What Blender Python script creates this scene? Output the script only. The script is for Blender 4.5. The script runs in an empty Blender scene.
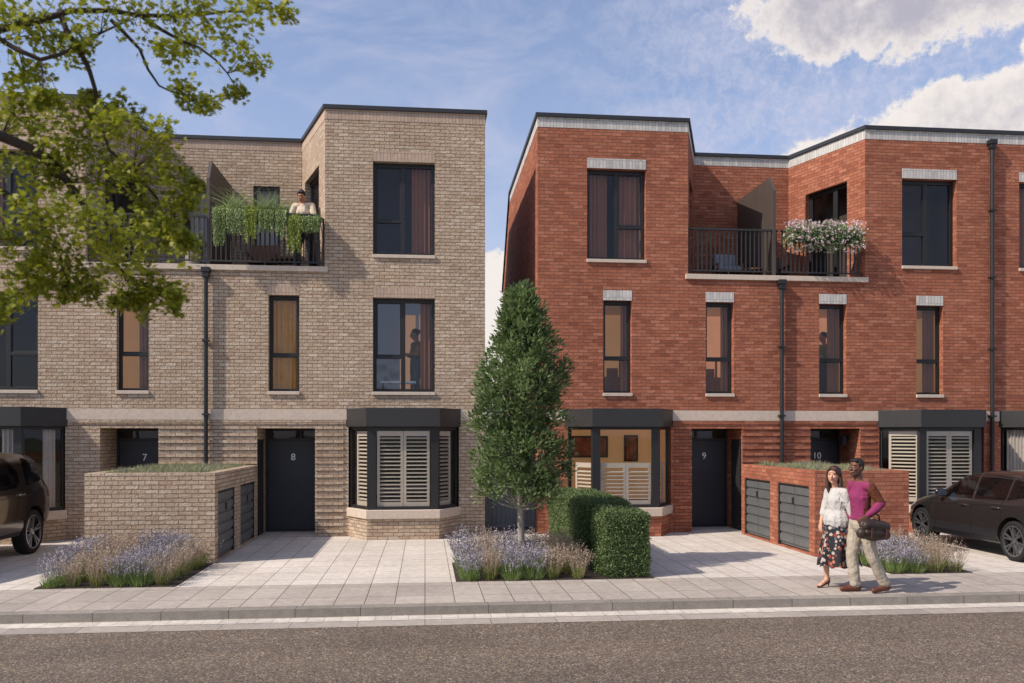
import bpy, bmesh, math, random
from mathutils import Vector, Matrix, Quaternion
from mathutils.bvhtree import BVHTree
random.seed(7)
SC = bpy.context.scene
COL = SC.collection
PI = math.pi

# ------------------------------------------------------------------ helpers
class MB:
    """collects faces, links them as one mesh object"""
    def __init__(self):
        self.v = []; self.f = []; self.m = []
    def face(self, pts, mi=0):
        n = len(self.v)
        self.v += [tuple(p) for p in pts]
        self.f.append(tuple(range(n, n+len(pts)))); self.m.append(mi)
    def box(self, x0, x1, y0, y1, z0, z1, mi=0):
        n = len(self.v)
        self.v += [(x0,y0,z0),(x1,y0,z0),(x1,y1,z0),(x0,y1,z0),(x0,y0,z1),(x1,y0,z1),(x1,y1,z1),(x0,y1,z1)]
        for q in ((0,3,2,1),(4,5,6,7),(0,1,5,4),(1,2,6,5),(2,3,7,6),(3,0,4,7)):
            self.f.append(tuple(n+i for i in q)); self.m.append(mi)
    def obox(self, c, ax, ay, az, mi=0):
        """oriented box: centre and three half vectors"""
        c = Vector(c); ax = Vector(ax); ay = Vector(ay); az = Vector(az)
        n = len(self.v)
        for sz in (-1, 1):
            for sx, sy in ((-1,-1),(1,-1),(1,1),(-1,1)):
                self.v.append(tuple(c+ax*sx+ay*sy+az*sz))
        for q in ((0,3,2,1),(4,5,6,7),(0,1,5,4),(1,2,6,5),(2,3,7,6),(3,0,4,7)):
            self.f.append(tuple(n+i for i in q)); self.m.append(mi)
    def prism(self, poly, z0, z1, mi=0, top=True, bottom=True):
        n = len(self.v); k = len(poly)
        self.v += [(p[0], p[1], z0) for p in poly] + [(p[0], p[1], z1) for p in poly]
        for i in range(k):
            j = (i+1) % k
            self.f.append((n+i, n+j, n+k+j, n+k+i)); self.m.append(mi)
        if top: self.f.append(tuple(n+k+i for i in range(k))); self.m.append(mi)
        if bottom: self.f.append(tuple(n+i for i in reversed(range(k)))); self.m.append(mi)
    def tube(self, pts, radii, seg=8, mi=0, cap=True):
        pts = [Vector(p) for p in pts]
        if not isinstance(radii, (list, tuple)): radii = [radii]*len(pts)
        n0 = len(self.v); k = len(pts)
        up = Vector((0.12, 0.2, 1)).normalized(); pa = None
        for i, p in enumerate(pts):
            d = (pts[min(i+1, k-1)]-pts[max(i-1, 0)])
            if d.length < 1e-9: d = Vector((0,0,1))
            d.normalize()
            if pa is None:
                a = d.cross(up)
                if a.length < 1e-3: a = d.cross(Vector((1,0,0)))
            else: a = pa-d*pa.dot(d)
            a.normalize(); pa = a; b = d.cross(a)
            for j in range(seg):
                t = 2*PI*j/seg
                self.v.append(tuple(p+(a*math.cos(t)+b*math.sin(t))*radii[i]))
        for i in range(k-1):
            for j in range(seg):
                j2 = (j+1) % seg
                self.f.append((n0+i*seg+j, n0+i*seg+j2, n0+(i+1)*seg+j2, n0+(i+1)*seg+j)); self.m.append(mi)
        if cap:
            self.f.append(tuple(n0+j for j in reversed(range(seg)))); self.m.append(mi)
            self.f.append(tuple(n0+(k-1)*seg+j for j in range(seg))); self.m.append(mi)
    def lathe(self, prof, c=(0,0,0), axis='z', seg=24, mi=0):
        n0 = len(self.v); k = len(prof)
        for r, h in prof:
            for j in range(seg):
                t = 2*PI*j/seg; a, b = r*math.cos(t), r*math.sin(t)
                p = {'z': (a, b, h), 'x': (h, a, b), 'y': (a, h, b)}[axis]
                self.v.append((c[0]+p[0], c[1]+p[1], c[2]+p[2]))
        for i in range(k-1):
            for j in range(seg):
                j2 = (j+1) % seg
                self.f.append((n0+i*seg+j, n0+i*seg+j2, n0+(i+1)*seg+j2, n0+(i+1)*seg+j)); self.m.append(mi)
    def ball(self, c, r, seg=8, ring=5, mi=0, sq=(1,1,1)):
        n0 = len(self.v)
        for i in range(ring+1):
            a = PI*i/ring
            for j in range(seg):
                t = 2*PI*j/seg
                self.v.append((c[0]+r*sq[0]*math.sin(a)*math.cos(t), c[1]+r*sq[1]*math.sin(a)*math.sin(t), c[2]+r*sq[2]*math.cos(a)))
        for i in range(ring):
            for j in range(seg):
                j2 = (j+1) % seg
                self.f.append((n0+i*seg+j, n0+(i+1)*seg+j, n0+(i+1)*seg+j2, n0+i*seg+j2)); self.m.append(mi)
    def build(self, name, mat, parent=None, uv=False, smooth=False, bevel=0, swap=False, loc=None):
        me = bpy.data.meshes.new(name)
        off = Vector(loc) if loc else None
        vs = self.v if off is None else [tuple(Vector(p)-off) for p in self.v]
        me.from_pydata(vs, [], self.f)
        for m in (mat if isinstance(mat, (list, tuple)) else [mat]): me.materials.append(m)
        me.polygons.foreach_set('material_index', self.m)
        if smooth: me.polygons.foreach_set('use_smooth', [True]*len(self.f))
        me.update()
        if uv: auto_uv(me, swap, off)
        ob = bpy.data.objects.new(name, me); COL.objects.link(ob)
        if loc: ob.location = loc
        if parent is not None: attach(ob, parent)
        if bevel:
            b = ob.modifiers.new('bevel', 'BEVEL'); b.width = bevel; b.segments = 2; b.limit_method = 'ANGLE'; b.angle_limit = math.radians(40)
        return ob

def attach(ob, parent):
    """parent keeping world position; parents only ever carry location/rotation"""
    ob.parent = parent
    m = Matrix.Identity(4); p = parent
    while p is not None:
        m = p.matrix_basis @ m if p.parent is None else p.matrix_parent_inverse @ p.matrix_basis @ m
        p = p.parent
    ob.matrix_parent_inverse = m.inverted()

def auto_uv(me, swap=False, off=None):
    uvl = me.uv_layers.new(name='UVMap')
    o = off or Vector((0,0,0))
    for p in me.polygons:
        n = p.normal
        if abs(n.z) > 0.75: t = None
        else:
            t = Vector((-n.y, n.x, 0)).normalized()
            if t.x < -1e-4 or (abs(t.x) <= 1e-4 and t.y < 0): t = -t
        for li in p.loop_indices:
            co = me.vertices[me.loops[li].vertex_index].co+o
            if t is None: u, v = co.x, co.y
            else: u, v = co.x*t.x+co.y*t.y, co.z
            uvl.data[li].uv = (v, u) if swap else (u, v)

def tag(o, label, cat, group=None, kind=None):
    if label: o['label'] = label
    if cat: o['category'] = cat
    if group: o['group'] = group
    if kind: o['kind'] = kind
    return o
def thing(name, label, cat, loc=(0,0,0), rz=0, group=None):
    o = bpy.data.objects.new(name, None); COL.objects.link(o); o.empty_display_size = .2
    o.location = loc; o.rotation_euler = (0, 0, rz)
    return tag(o, label, cat, group)
def struct(name, mb, mat, label=None, **kw):
    o = mb.build(name, mat, **kw); o['kind'] = 'structure'
    o['category'] = name.replace('_', ' ')
    if label: o['label'] = label
    return o
def kids(o): return [c for c in bpy.data.objects if c.parent == o]
def copy_tree(o, parent=None):
    c = o.copy(); COL.objects.link(c); 
    if parent is not None:
        c.parent = parent; c.matrix_parent_inverse = o.matrix_parent_inverse.copy()
    for ch in kids(o): copy_tree(ch, c)
    return c

# ------------------------------------------------------------------ materials
def newmat(name):
    m = bpy.data.materials.new(name); m.use_nodes = True
    nt = m.node_tree; b = nt.nodes['Principled BSDF']
    return m, nt, b
def rgb(h):
    h = h.lstrip('#'); o = []
    for i in (0, 2, 4):
        c = int(h[i:i+2], 16)/255
        o.append(c/12.92 if c <= .04045 else ((c+.055)/1.055)**2.4)
    return (*o, 1)
def N(nt, t, **kw):
    n = nt.nodes.new(t)
    for k, v in kw.items():
        if k in n.inputs.keys() if hasattr(n.inputs, 'keys') else False: n.inputs[k].default_value = v
        else: setattr(n, k, v)
    return n
def ramp(nt, fac, stops):
    r = nt.nodes.new('ShaderNodeValToRGB'); e = r.color_ramp.elements
    while len(e) < len(stops): e.new(.5)
    for i, (p, c) in enumerate(stops): e[i].position = p; e[i].color = c
    nt.links.new(fac, r.inputs[0]); return r
def mix(nt, fac, a, b, mode='MIX'):
    n = nt.nodes.new('ShaderNodeMix'); n.data_type = 'RGBA'; n.blend_type = mode
    for i, x in ((0, fac), (6, a), (7, b)):
        if isinstance(x, (int, float, tuple)): n.inputs[i].default_value = x
        else: nt.links.new(x, n.inputs[i])
    return n.outputs[2]
def math_(nt, op, a, b=0.0, c=0.0, clamp=False):
    n = nt.nodes.new('ShaderNodeMath'); n.operation = op; n.use_clamp = clamp
    for i, x in enumerate((a, b, c)):
        if isinstance(x, (int, float)): n.inputs[i].default_value = x
        else: nt.links.new(x, n.inputs[i])
    return n.outputs[0]
def noise(nt, vec, scale, detail=3, rough=.6, dist=0):
    n = nt.nodes.new('ShaderNodeTexNoise'); n.inputs['Scale'].default_value = scale
    n.inputs['Detail'].default_value = detail; n.inputs['Roughness'].default_value = rough
    n.inputs['Distortion'].default_value = dist
    if vec is not None: nt.links.new(vec, n.inputs['Vector'])
    return n.outputs['Fac']
def bump(nt, b, h, strength, dist):
    n = nt.nodes.new('ShaderNodeBump'); n.inputs['Strength'].default_value = strength
    n.inputs['Distance'].default_value = dist
    nt.links.new(h, n.inputs['Height']); nt.links.new(n.outputs[0], b.inputs['Normal'])
def objco(nt): return nt.nodes.new('ShaderNodeTexCoord').outputs['Object']

def simple(name, col, rough=.6, metal=0, var=.12, scale=6, bmp=0, coat=0, spec=.5, emit=None, es=0):
    m, nt, b = newmat(name)
    c = rgb(col) if isinstance(col, str) else (*col, 1)
    co = objco(nt)
    f = noise(nt, co, scale, 4)
    lo = tuple(x*(1-var) for x in c[:3])+(1,); hi = tuple(min(1, x*(1+var)) for x in c[:3])+(1,)
    nt.links.new(ramp(nt, f, [(.3, lo), (.7, hi)]).outputs[0], b.inputs['Base Color'])
    b.inputs['Roughness'].default_value = rough; b.inputs['Metallic'].default_value = metal
    b.inputs['Specular IOR Level'].default_value = spec
    if coat: b.inputs['Coat Weight'].default_value = coat; b.inputs['Coat Roughness'].default_value = .04
    if bmp: bump(nt, b, noise(nt, co, scale*8, 3), bmp, .004)
    if emit: b.inputs['Emission Color'].default_value = rgb(emit); b.inputs['Emission Strength'].default_value = es
    return m

def brick(name, cols, mortar, bs=.6, rough_amp=1.0, bw=.21, rh=.0715, ms=.0055, offset=.5, big=.12, rd=.012, mot=.0, low=.5):
    """brick / slab coursing in metres from the UV map"""
    m, nt, b = newmat(name)
    uv = nt.nodes.new('ShaderNodeUVMap').outputs[0]
    # slight wobble of the arrises
    nz = nt.nodes.new('ShaderNodeTexNoise'); nz.inputs['Scale'].default_value = 22; nz.inputs['Detail'].default_value = 2
    nt.links.new(uv, nz.inputs['Vector'])
    sub = nt.nodes.new('ShaderNodeVectorMath'); sub.operation = 'SUBTRACT'; sub.inputs[1].default_value = (.5,.5,.5)
    nt.links.new(nz.outputs['Color'], sub.inputs[0])
    scl = nt.nodes.new('ShaderNodeVectorMath'); scl.operation = 'SCALE'; scl.inputs['Scale'].default_value = .012*rough_amp
    nt.links.new(sub.outputs[0], scl.inputs[0])
    add = nt.nodes.new('ShaderNodeVectorMath'); add.operation = 'ADD'
    nt.links.new(uv, add.inputs[0]); nt.links.new(scl.outputs[0], add.inputs[1]); v = add.outputs[0]
    t = nt.nodes.new('ShaderNodeTexBrick')
    t.offset = offset; t.squash = 1; t.inputs['Scale'].default_value = 1
    t.inputs['Brick Width'].default_value = bw; t.inputs['Row Height'].default_value = rh
    t.inputs['Mortar Size'].default_value = ms; t.inputs['Mortar Smooth'].default_value = .35
    t.inputs['Bias'].default_value = 0
    t.inputs['Color1'].default_value = (0,0,0,1); t.inputs['Color2'].default_value = (1,1,1,1); t.inputs['Mortar'].default_value = (.5,.5,.5,1)
    nt.links.new(v, t.inputs['Vector'])
    k = len(cols)
    r = ramp(nt, t.outputs['Color'], [(i/(k-1) if k > 1 else 0, rgb(c)) for i, c in enumerate(cols)])
    n1 = noise(nt, uv, 60, 3); n2 = noise(nt, uv, .7, 4); n3 = noise(nt, uv, 9, 4)
    c1 = mix(nt, 1.0, r.outputs[0], ramp(nt, n1, [(.3, (.78,.78,.78,1)), (.75, (1.16,1.15,1.13,1))]).outputs[0], 'MULTIPLY')
    c1 = mix(nt, 1.0, c1, ramp(nt, noise(nt, uv, 26, 3, .6), [(.32, (1-mot,)*3+(1,)), (.68, (1+mot,1+mot,1+mot*1.1,1))]).outputs[0], 'MULTIPLY')
    c1 = mix(nt, 1.0, c1, ramp(nt, n3, [(.3, (1-big,)*3+(1,)), (.7, (1+big,)*3+(1,))]).outputs[0], 'MULTIPLY')
    c2 = mix(nt, t.outputs['Fac'], c1, rgb(mortar))
    c3 = mix(nt, 1.0, c2, ramp(nt, n2, [(.3, (1-big,)*3+(1,)), (.7, (1+big*.6,)*3+(1,))]).outputs[0], 'MULTIPLY')
    nt.links.new(c3, b.inputs['Base Color'])
    b.inputs['Roughness'].default_value = .88; b.inputs['Specular IOR Level'].default_value = .25
    inv = math_(nt, 'SUBTRACT', 1.0, t.outputs['Fac'])
    per = math_(nt, 'MULTIPLY', t.outputs['Color'], .35)
    fine = math_(nt, 'ADD', math_(nt, 'MULTIPLY', noise(nt, uv, 40, 3, .7), .7*rough_amp), math_(nt, 'MULTIPLY', noise(nt, uv, 15, 2, .5), low*rough_amp))
    h = math_(nt, 'MULTIPLY', inv, math_(nt, 'ADD', math_(nt, 'ADD', .6, per), fine))
    bump(nt, b, h, bs, rd)
    return m

def glass(name='window_glass', tint=(.8,.84,.86), ior=1.75):
    m = bpy.data.materials.new(name); m.use_nodes = True; nt = m.node_tree; nt.nodes.clear()
    o = nt.nodes.new('ShaderNodeOutputMaterial'); mx = nt.nodes.new('ShaderNodeMixShader')
    lw = nt.nodes.new('ShaderNodeLayerWeight'); lw.inputs[0].default_value = .5
    fr = math_(nt, 'ADD', math_(nt, 'MULTIPLY', math_(nt, 'POWER', lw.outputs['Facing'], 4.5), .9), .04)
    tr = nt.nodes.new('ShaderNodeBsdfTransparent'); tr.inputs[0].default_value = (*tint, 1)
    gl = nt.nodes.new('ShaderNodeBsdfGlossy'); gl.inputs['Roughness'].default_value = .01
    gl.inputs[0].default_value = (.9,.93,1,1)
    nt.links.new(fr, mx.inputs[0]); nt.links.new(tr.outputs[0], mx.inputs[1]); nt.links.new(gl.outputs[0], mx.inputs[2])
    nt.links.new(mx.outputs[0], o.inputs[0])
    # faint waviness of real panes
    bp = nt.nodes.new('ShaderNodeBump'); bp.inputs['Strength'].default_value = .05; bp.inputs['Distance'].default_value = .02
    nt.links.new(noise(nt, objco(nt), 1.6, 1), bp.inputs['Height']); nt.links.new(bp.outputs[0], gl.inputs['Normal'])
    return m

M = {}
M['buff'] = brick('buff_brick', ['#b39a85','#bfa890','#c5b099','#b8a088','#cdbba6','#bba590'], '#766859', bs=1.0, rough_amp=1.1, rd=.026, mot=.13, low=.7)
M['buff_sold'] = brick('buff_soldier_brick', ['#b39d8b','#bda795','#b8a190'], '#8d7a6b', bs=.5, rough_amp=.6, offset=0, mot=.05)
M['red'] = brick('red_brick', ['#8f533f','#a7674d','#af6f55','#a0604a','#b97a60','#965944','#ab6a50'], '#75564a', bs=.9, rough_amp=.9, rd=.018, mot=.11, low=.5)
M['red_dark'] = brick('dark_red_brick', ['#6b3022','#7d4030','#8a4632'], '#54382e', bs=.8)
M['white_sold'] = brick('white_soldier_brick', ['#b8b5b0','#c6c3be','#d0cdc8'], '#9a9793', bs=.4, rough_amp=.5, offset=0)
M['stone'] = simple('cast_stone', '#c4b4a4', .85, var=.1, scale=14, bmp=.3)
M['black'] = simple('black_metal', '#2b2a2a', .5, var=.08)
M['frame'] = simple('window_frame_metal', '#1d1d1f', .45, var=.05)
M['navy'] = simple('navy_door_paint', '#272a34', .45, var=.05)
M['cop'] = simple('coping_metal', '#2a2a2d', .45, var=.08)
M['fin'] = simple('bronze_screen', '#4b423d', .5, var=.08, scale=2)
M['pipe'] = simple('pipe_metal', '#1f1f20', .45, var=.08)
M['glass'] = glass(tint=(.93,.95,.95), ior=1.5)
M['white'] = simple('white_shutter_paint', '#bcae9e', .5, var=.03)
M['grey_gate'] = simple('grey_gate_metal', '#4a5058', .5)
M['curtain'] = simple('glowing_ochre_curtain', '#b98a4c', .9, var=.1, scale=20, emit='#b0824a', es=.07)  # faint emission in the cloth stands in for room light
M['curtain_b'] = simple('brown_curtain', '#8a5a40', .9, var=.1, scale=20)
M['curtain_w'] = simple('pale_curtain', '#b5aaa2', .9, var=.1, scale=20)
M['room'] = simple('warm_glowing_room_wall', '#c9a67c', .9, var=.12, scale=1.5, emit='#ffc990', es=.13)  # wall itself emits, in place of lamplight in the room
M['room_pink'] = simple('rosy_glowing_room_wall', '#cfa58c', .9, var=.12, scale=1.5, emit='#ffc298', es=.22)  # stronger peach emission paints lamplight onto the wall
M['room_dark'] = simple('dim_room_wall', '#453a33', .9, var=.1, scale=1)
M['room_blue'] = simple('cool_glowing_room_wall', '#6f7480', .9, var=.1, scale=1, emit='#8a93a8', es=.16)  # bluish emission put into the wall to brighten the room
M['glowing_pale_linen'] = simple('glowing_pale_linen', '#b8c0cc', .8, emit='#c0c8d8', es=.08)  # cloth glows slightly, light put into the material
M['lamp'] = simple('lit_lamp', '#fff0d8', .5, emit='#ffdcae', es=2.2)
M['numeral'] = simple('brushed_numeral', '#d8d8d8', .3, metal=.6)
M['bin'] = simple('bin_door_metal', '#5c5e5f', .45, var=.1)
M['soil'] = simple('planting_soil', '#352a22', .95, var=.3, scale=40, bmp=.8)
M['felt'] = simple('roof_felt', '#4a4a4c', .9)
M['wood'] = simple('warm_wood', '#7a5238', .6, var=.2, scale=12)
M['cushion'] = simple('grey_cushion', '#8e95a3', .9)
M['terracotta'] = simple('pale_pot', '#a8a098', .8)
# ------------------------------------------------------------------ world, sun, camera
SX, SY, SZ = 1.0, .34, -.98          # direction the sunlight travels
sun_dir = Vector((SX, SY, SZ)).normalized()
elev = math.asin(-sun_dir.z); rot = math.atan2(-sun_dir.x, -sun_dir.y)
w = bpy.data.worlds.new('World'); SC.world = w; w.use_nodes = True
nt = w.node_tree; nt.nodes.clear()
out = nt.nodes.new('ShaderNodeOutputWorld'); bg = nt.nodes.new('ShaderNodeBackground')
bg.inputs['Strength'].default_value = .125
sky = nt.nodes.new('ShaderNodeTexSky'); sky.sky_type = 'NISHITA'; sky.sun_disc = False
sky.sun_elevation = elev; sky.sun_rotation = rot % (2*PI); sky.air_density = 1.0; sky.dust_density = 1.2; sky.ozone_density = 1.6
tc = nt.nodes.new('ShaderNodeTexCoord'); sp = nt.nodes.new('ShaderNodeSeparateXYZ')
nt.links.new(tc.outputs['Generated'], sp.inputs[0])
X_, Y_, Z_ = sp.outputs
zc = math_(nt, 'MAXIMUM', Z_, .0)
az = math_(nt, 'MULTIPLY', math_(nt, 'ARCTAN2', X_, Y_), 180/PI)
el = math_(nt, 'MULTIPLY', math_(nt, 'ARCSINE', Z_), 180/PI)
# cloud plane coordinates
den = math_(nt, 'ADD', zc, .22)
cb = nt.nodes.new('ShaderNodeCombineXYZ')
nt.links.new(math_(nt, 'DIVIDE', X_, den), cb.inputs[0]); nt.links.new(math_(nt, 'DIVIDE', Y_, den), cb.inputs[1])
PV = cb.outputs[0]
ang = nt.nodes.new('ShaderNodeCombineXYZ'); nt.links.new(az, ang.inputs[0]); nt.links.new(el, ang.inputs[1])
AV = ang.outputs[0]
nbig = noise(nt, AV, .22, 7, .62); nfine = noise(nt, AV, .9, 6, .65)
def blob(a0, e0, ra, re, k=1.5, tilt=0):
    da = math_(nt, 'SUBTRACT', az, a0); de = math_(nt, 'SUBTRACT', math_(nt, 'SUBTRACT', el, e0), math_(nt, 'MULTIPLY', da, tilt))
    q = math_(nt, 'ADD', math_(nt, 'POWER', math_(nt, 'ABSOLUTE', math_(nt, 'DIVIDE', da, ra)), 2.0), math_(nt, 'POWER', math_(nt, 'ABSOLUTE', math_(nt, 'DIVIDE', de, re)), 2.0))
    s = math_(nt, 'SUBTRACT', 1.0, q)
    return math_(nt, 'ADD', s, math_(nt, 'MULTIPLY', math_(nt, 'SUBTRACT', nbig, .5), k))
m1 = blob(31.5, 25.9, 10.8, 4.3, 1.7); m2 = blob(35.5, 18.2, 8.8, 2.7, 1.7, .05); m3 = blob(26.2, 16.6, 4.4, 2.1, 1.0, .15)
m4 = blob(4, 8, 9, 4.5, 2.6); m5 = blob(39.5, 22.2, 3, 1.6, 2.0, .3)
mm = m1; m2t = math_(nt, 'MULTIPLY', m2, .5)
for q in (m2, m3, m4, m5): mm = math_(nt, 'MAXIMUM', mm, q)
mm = math_(nt, 'ADD', mm, math_(nt, 'MULTIPLY', math_(nt, 'SUBTRACT', nfine, .5), 1.3))
cum = nt.nodes.new('ShaderNodeMapRange'); cum.interpolation_type = 'SMOOTHSTEP'
cum.inputs['From Min'].default_value = .05; cum.inputs['From Max'].default_value = .36
nt.links.new(mm, cum.inputs['Value'])
# cloud body colour: sunlit rim, grey-lilac thick part
thick = nt.nodes.new('ShaderNodeMapRange'); thick.interpolation_type = 'SMOOTHSTEP'
thick.inputs['From Min'].default_value = .12; thick.inputs['From Max'].default_value = 1.0
nt.links.new(math_(nt, 'ADD', math_(nt, 'MAXIMUM', m1, m2t), math_(nt, 'MULTIPLY', math_(nt, 'SUBTRACT', nfine, .5), .9)), thick.inputs['Value'])
ccol = mix(nt, thick.outputs[0], (7.3, 6.8, 6.5, 1), (3.9, 3.75, 4.4, 1))
# wisps
st = nt.nodes.new('ShaderNodeMapping'); st.inputs['Scale'].default_value = (.09, .2, 1); st.inputs['Rotation'].default_value = (0,0,.5)
nt.links.new(AV, st.inputs['Vector'])
nw = noise(nt, st.outputs[0], 1.0, 7, .62, .6)
nr = noise(nt, AV, 1.3, 6, .7, .5)
wm = nt.nodes.new('ShaderNodeMapRange'); wm.inputs['From Min'].default_value = .43; wm.inputs['From Max'].default_value = .74
nt.links.new(nw, wm.inputs['Value'])
mot = nt.nodes.new('ShaderNodeMapRange'); mot.inputs['From Min'].default_value = .42; mot.inputs['From Max'].default_value = .72
nt.links.new(nr, mot.inputs['Value'])
motz = nt.nodes.new('ShaderNodeMapRange'); motz.inputs['From Min'].default_value = 8; motz.inputs['From Max'].default_value = 20; nt.links.new(az, motz.inputs['Value'])
wisp = math_(nt, 'ADD', math_(nt, 'MULTIPLY', wm.outputs[0], .55), math_(nt, 'MULTIPLY', math_(nt, 'MULTIPLY', mot.outputs[0], motz.outputs[0]), .45), clamp=True)
hor = nt.nodes.new('ShaderNodeMapRange'); hor.inputs['From Min'].default_value = 27; hor.inputs['From Max'].default_value = 2
hor.inputs['To Min'].default_value = .24; hor.inputs['To Max'].default_value = .75; nt.links.new(el, hor.inputs['Value'])
haz = math_(nt, 'ADD', wisp, math_(nt, 'MULTIPLY', hor.outputs[0], .6), clamp=True)
s1 = mix(nt, haz, mix(nt, 1.0, sky.outputs[0], (1.36, 1.34, 1.42, 1), 'MULTIPLY'), (4.9, 5.0, 6.3, 1))
s2 = mix(nt, cum.outputs[0], s1, ccol)
nt.links.new(s2, bg.inputs['Color']); nt.links.new(bg.outputs[0], out.inputs[0])

sl = bpy.data.lights.new('sun', 'SUN'); sl.energy = 4.9; sl.angle = math.radians(.55); sl.color = (1, .9, .78)
so = bpy.data.objects.new('sun', sl); COL.objects.link(so)
so.rotation_euler = sun_dir.to_track_quat('-Z', 'Y').to_euler(); so.location = (-20, -6, 20)

cam = bpy.data.cameras.new('camera'); co_ = bpy.data.objects.new('camera', cam); COL.objects.link(co_)
cam.lens = 36*850/1024; cam.sensor_width = 36; cam.shift_y = 93.5/1024; cam.clip_end = 2000; cam.clip_start = .05
cam.dof.use_dof = True; cam.dof.focus_distance = 16; cam.dof.aperture_fstop = 2.6
co_.location = (0, 0, 2.1); co_.rotation_euler = (PI/2, 0, -math.atan(87/850)); SC.camera = co_
SC.view_settings.view_transform = 'Standard'; SC.view_settings.look = 'None'
SC.view_settings.exposure = 0; SC.view_settings.gamma = 1
SC.render.resolution_x = 1024; SC.render.resolution_y = 683

# ------------------------------------------------------------------ ground
def slab_mat(name, cols, mortar, bw, rh, ms=.006, big=.13, offset=0, bs=.35):
    return brick(name, cols, mortar, bs=bs, rough_amp=.12, low=.2, bw=bw, rh=rh, ms=ms, offset=offset, big=big, rd=.004)
M['pave'] = slab_mat('pavement_slabs', ['#a19890','#ada49b','#a79d94','#b2a9a0'], '#5f5953', .376, .745, ms=.007)
M['drive'] = slab_mat('forecourt_slabs', ['#c4bbb1','#cdc5bc','#c8bfb6','#d2cac2'], '#7d746c', .376, .6, ms=.007)
M['kerb'] = slab_mat('granite_kerb', ['#867f77','#8e877f','#928b83'], '#5a5550', .78, 3.0)
M['setts'] = slab_mat('light_setts', ['#c4bcb2','#cfc8be','#bdb5ab'], '#8d857c', .2, .145, ms=.004)
M['channel'] = slab_mat('channel_blocks', ['#9f978f','#a89f96','#968e87'], '#6f6862', .78, 3.0)
m, nt, b = newmat('chipped_asphalt')
oc = objco(nt)
vo = nt.nodes.new('ShaderNodeTexVoronoi'); vo.inputs['Scale'].default_value = 72; nt.links.new(oc, vo.inputs['Vector'])
vsp = nt.nodes.new('ShaderNodeSeparateColor'); nt.links.new(vo.outputs['Color'], vsp.inputs[0])
cr = ramp(nt, vsp.outputs[0], [(0, rgb('#38332f')), (.2, rgb('#4e4641')), (.45, rgb('#615548')), (.62, rgb('#745e48')), (.8, rgb('#6c6257')), (.93, rgb('#887a6c')), (1, rgb('#a89a8a'))])
cc = mix(nt, 1.0, cr.outputs[0], ramp(nt, noise(nt, oc, .6, 5), [(.3, (.86,.86,.86,1)), (.7, (1.1,1.1,1.1,1))]).outputs[0], 'MULTIPLY')
cc = mix(nt, 1.0, cc, ramp(nt, noise(nt, oc, 14, 4), [(.3, (.85,.84,.84,1)), (.7, (1.12,1.12,1.12,1))]).outputs[0], 'MULTIPLY')
mpr = nt.nodes.new('ShaderNodeMapping'); mpr.inputs['Scale'].default_value = (.05, 1.1, 1); nt.links.new(oc, mpr.inputs['Vector'])
cc = mix(nt, 1.0, cc, ramp(nt, noise(nt, mpr.outputs[0], 1.0, 3), [(.35, (.86,.86,.87,1)), (.65, (1.1,1.1,1.09,1))]).outputs[0], 'MULTIPLY')
nt.links.new(cc, b.inputs['Base Color']); b.inputs['Roughness'].default_value = .85
bump(nt, b, math_(nt, 'ADD', vo.outputs['Distance'], noise(nt, oc, 120, 2)), .6, .006)
M['road'] = m
M['earth'] = simple('far_ground', '#5c5e44', .95, var=.2, scale=.3)

ZR = -.112
g = MB(); g.face([(-600,-600,-.2),(600,-600,-.2),(600,600,-.2),(-600,600,-.2)]); struct('ground', g, M['earth'], 'flat earth reaching to the horizon around the street')
g = MB(); g.face([(-60,4.3,ZR),(60,4.3,ZR),(60,9.92,ZR),(-60,9.92,ZR)]); struct('road', g, M['road'], 'brown grey chipped asphalt road across the foreground')
g = MB(); g.face([(-60,9.92,ZR+.003),(60,9.92,ZR+.003),(60,10.22,ZR+.003),(-60,10.22,ZR+.003)]); struct('channel', g, M['channel'], 'grey block channel at the road edge', uv=True)
g = MB(); g.face([(-60,10.22,ZR+.006),(60,10.22,ZR+.006),(60,10.47,ZR+.006),(-60,10.47,ZR+.006)]); struct('sett_strip', g, M['setts'], 'pale setts in a strip below the kerb', uv=True)
g = MB(); g.box(-60,60,10.47,10.665,-.18,0); k = struct('kerb', g, M['kerb'], 'grey granite kerb along the pavement', uv=True, bevel=.007)
g = MB(); g.box(-60,60,10.668,12.15,-.18,-.001); struct('pavement', g, M['pave'], 'grey slab pavement behind the kerb', uv=True)
g = MB(); g.box(-60,60,12.154,17.88,-.18,0); struct('forecourt', g, M['drive'], 'pale slab forecourt in front of the houses', uv=True)
g = MB()
for a, b_ in ((-3.42, -2.2), (-6.6, -5.3), (5.7, 6.95), (8.35, 9.65)): g.box(a, b_, 17.884, 19.0, -.18, .012)
g.box(1.26, 2.38, 17.884, 26, -.18, .002)
struct('porch_paving', g, M['drive'], 'pale slabs in the porches and side passage', uv=True)
g = MB(); g.box(-60,60,-3,4.0,-.18,0); struct('opposite_pavement', g, M['pave'], 'pavement on the near side of the road', uv=True)
g = MB(); g.box(-60,60,4.004,4.3,-.18,0); struct('opposite_kerb', g, M['kerb'], 'kerb on the near side of the road', uv=True)
M['lawn'] = simple('garden_grass', '#4f5a2c', .95, var=.3, scale=8)
g = MB(); g.box(-60,60,26.01,60,-.18,-.02); struct('garden_ground', g, M['lawn'], 'grass behind the terrace')
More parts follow.
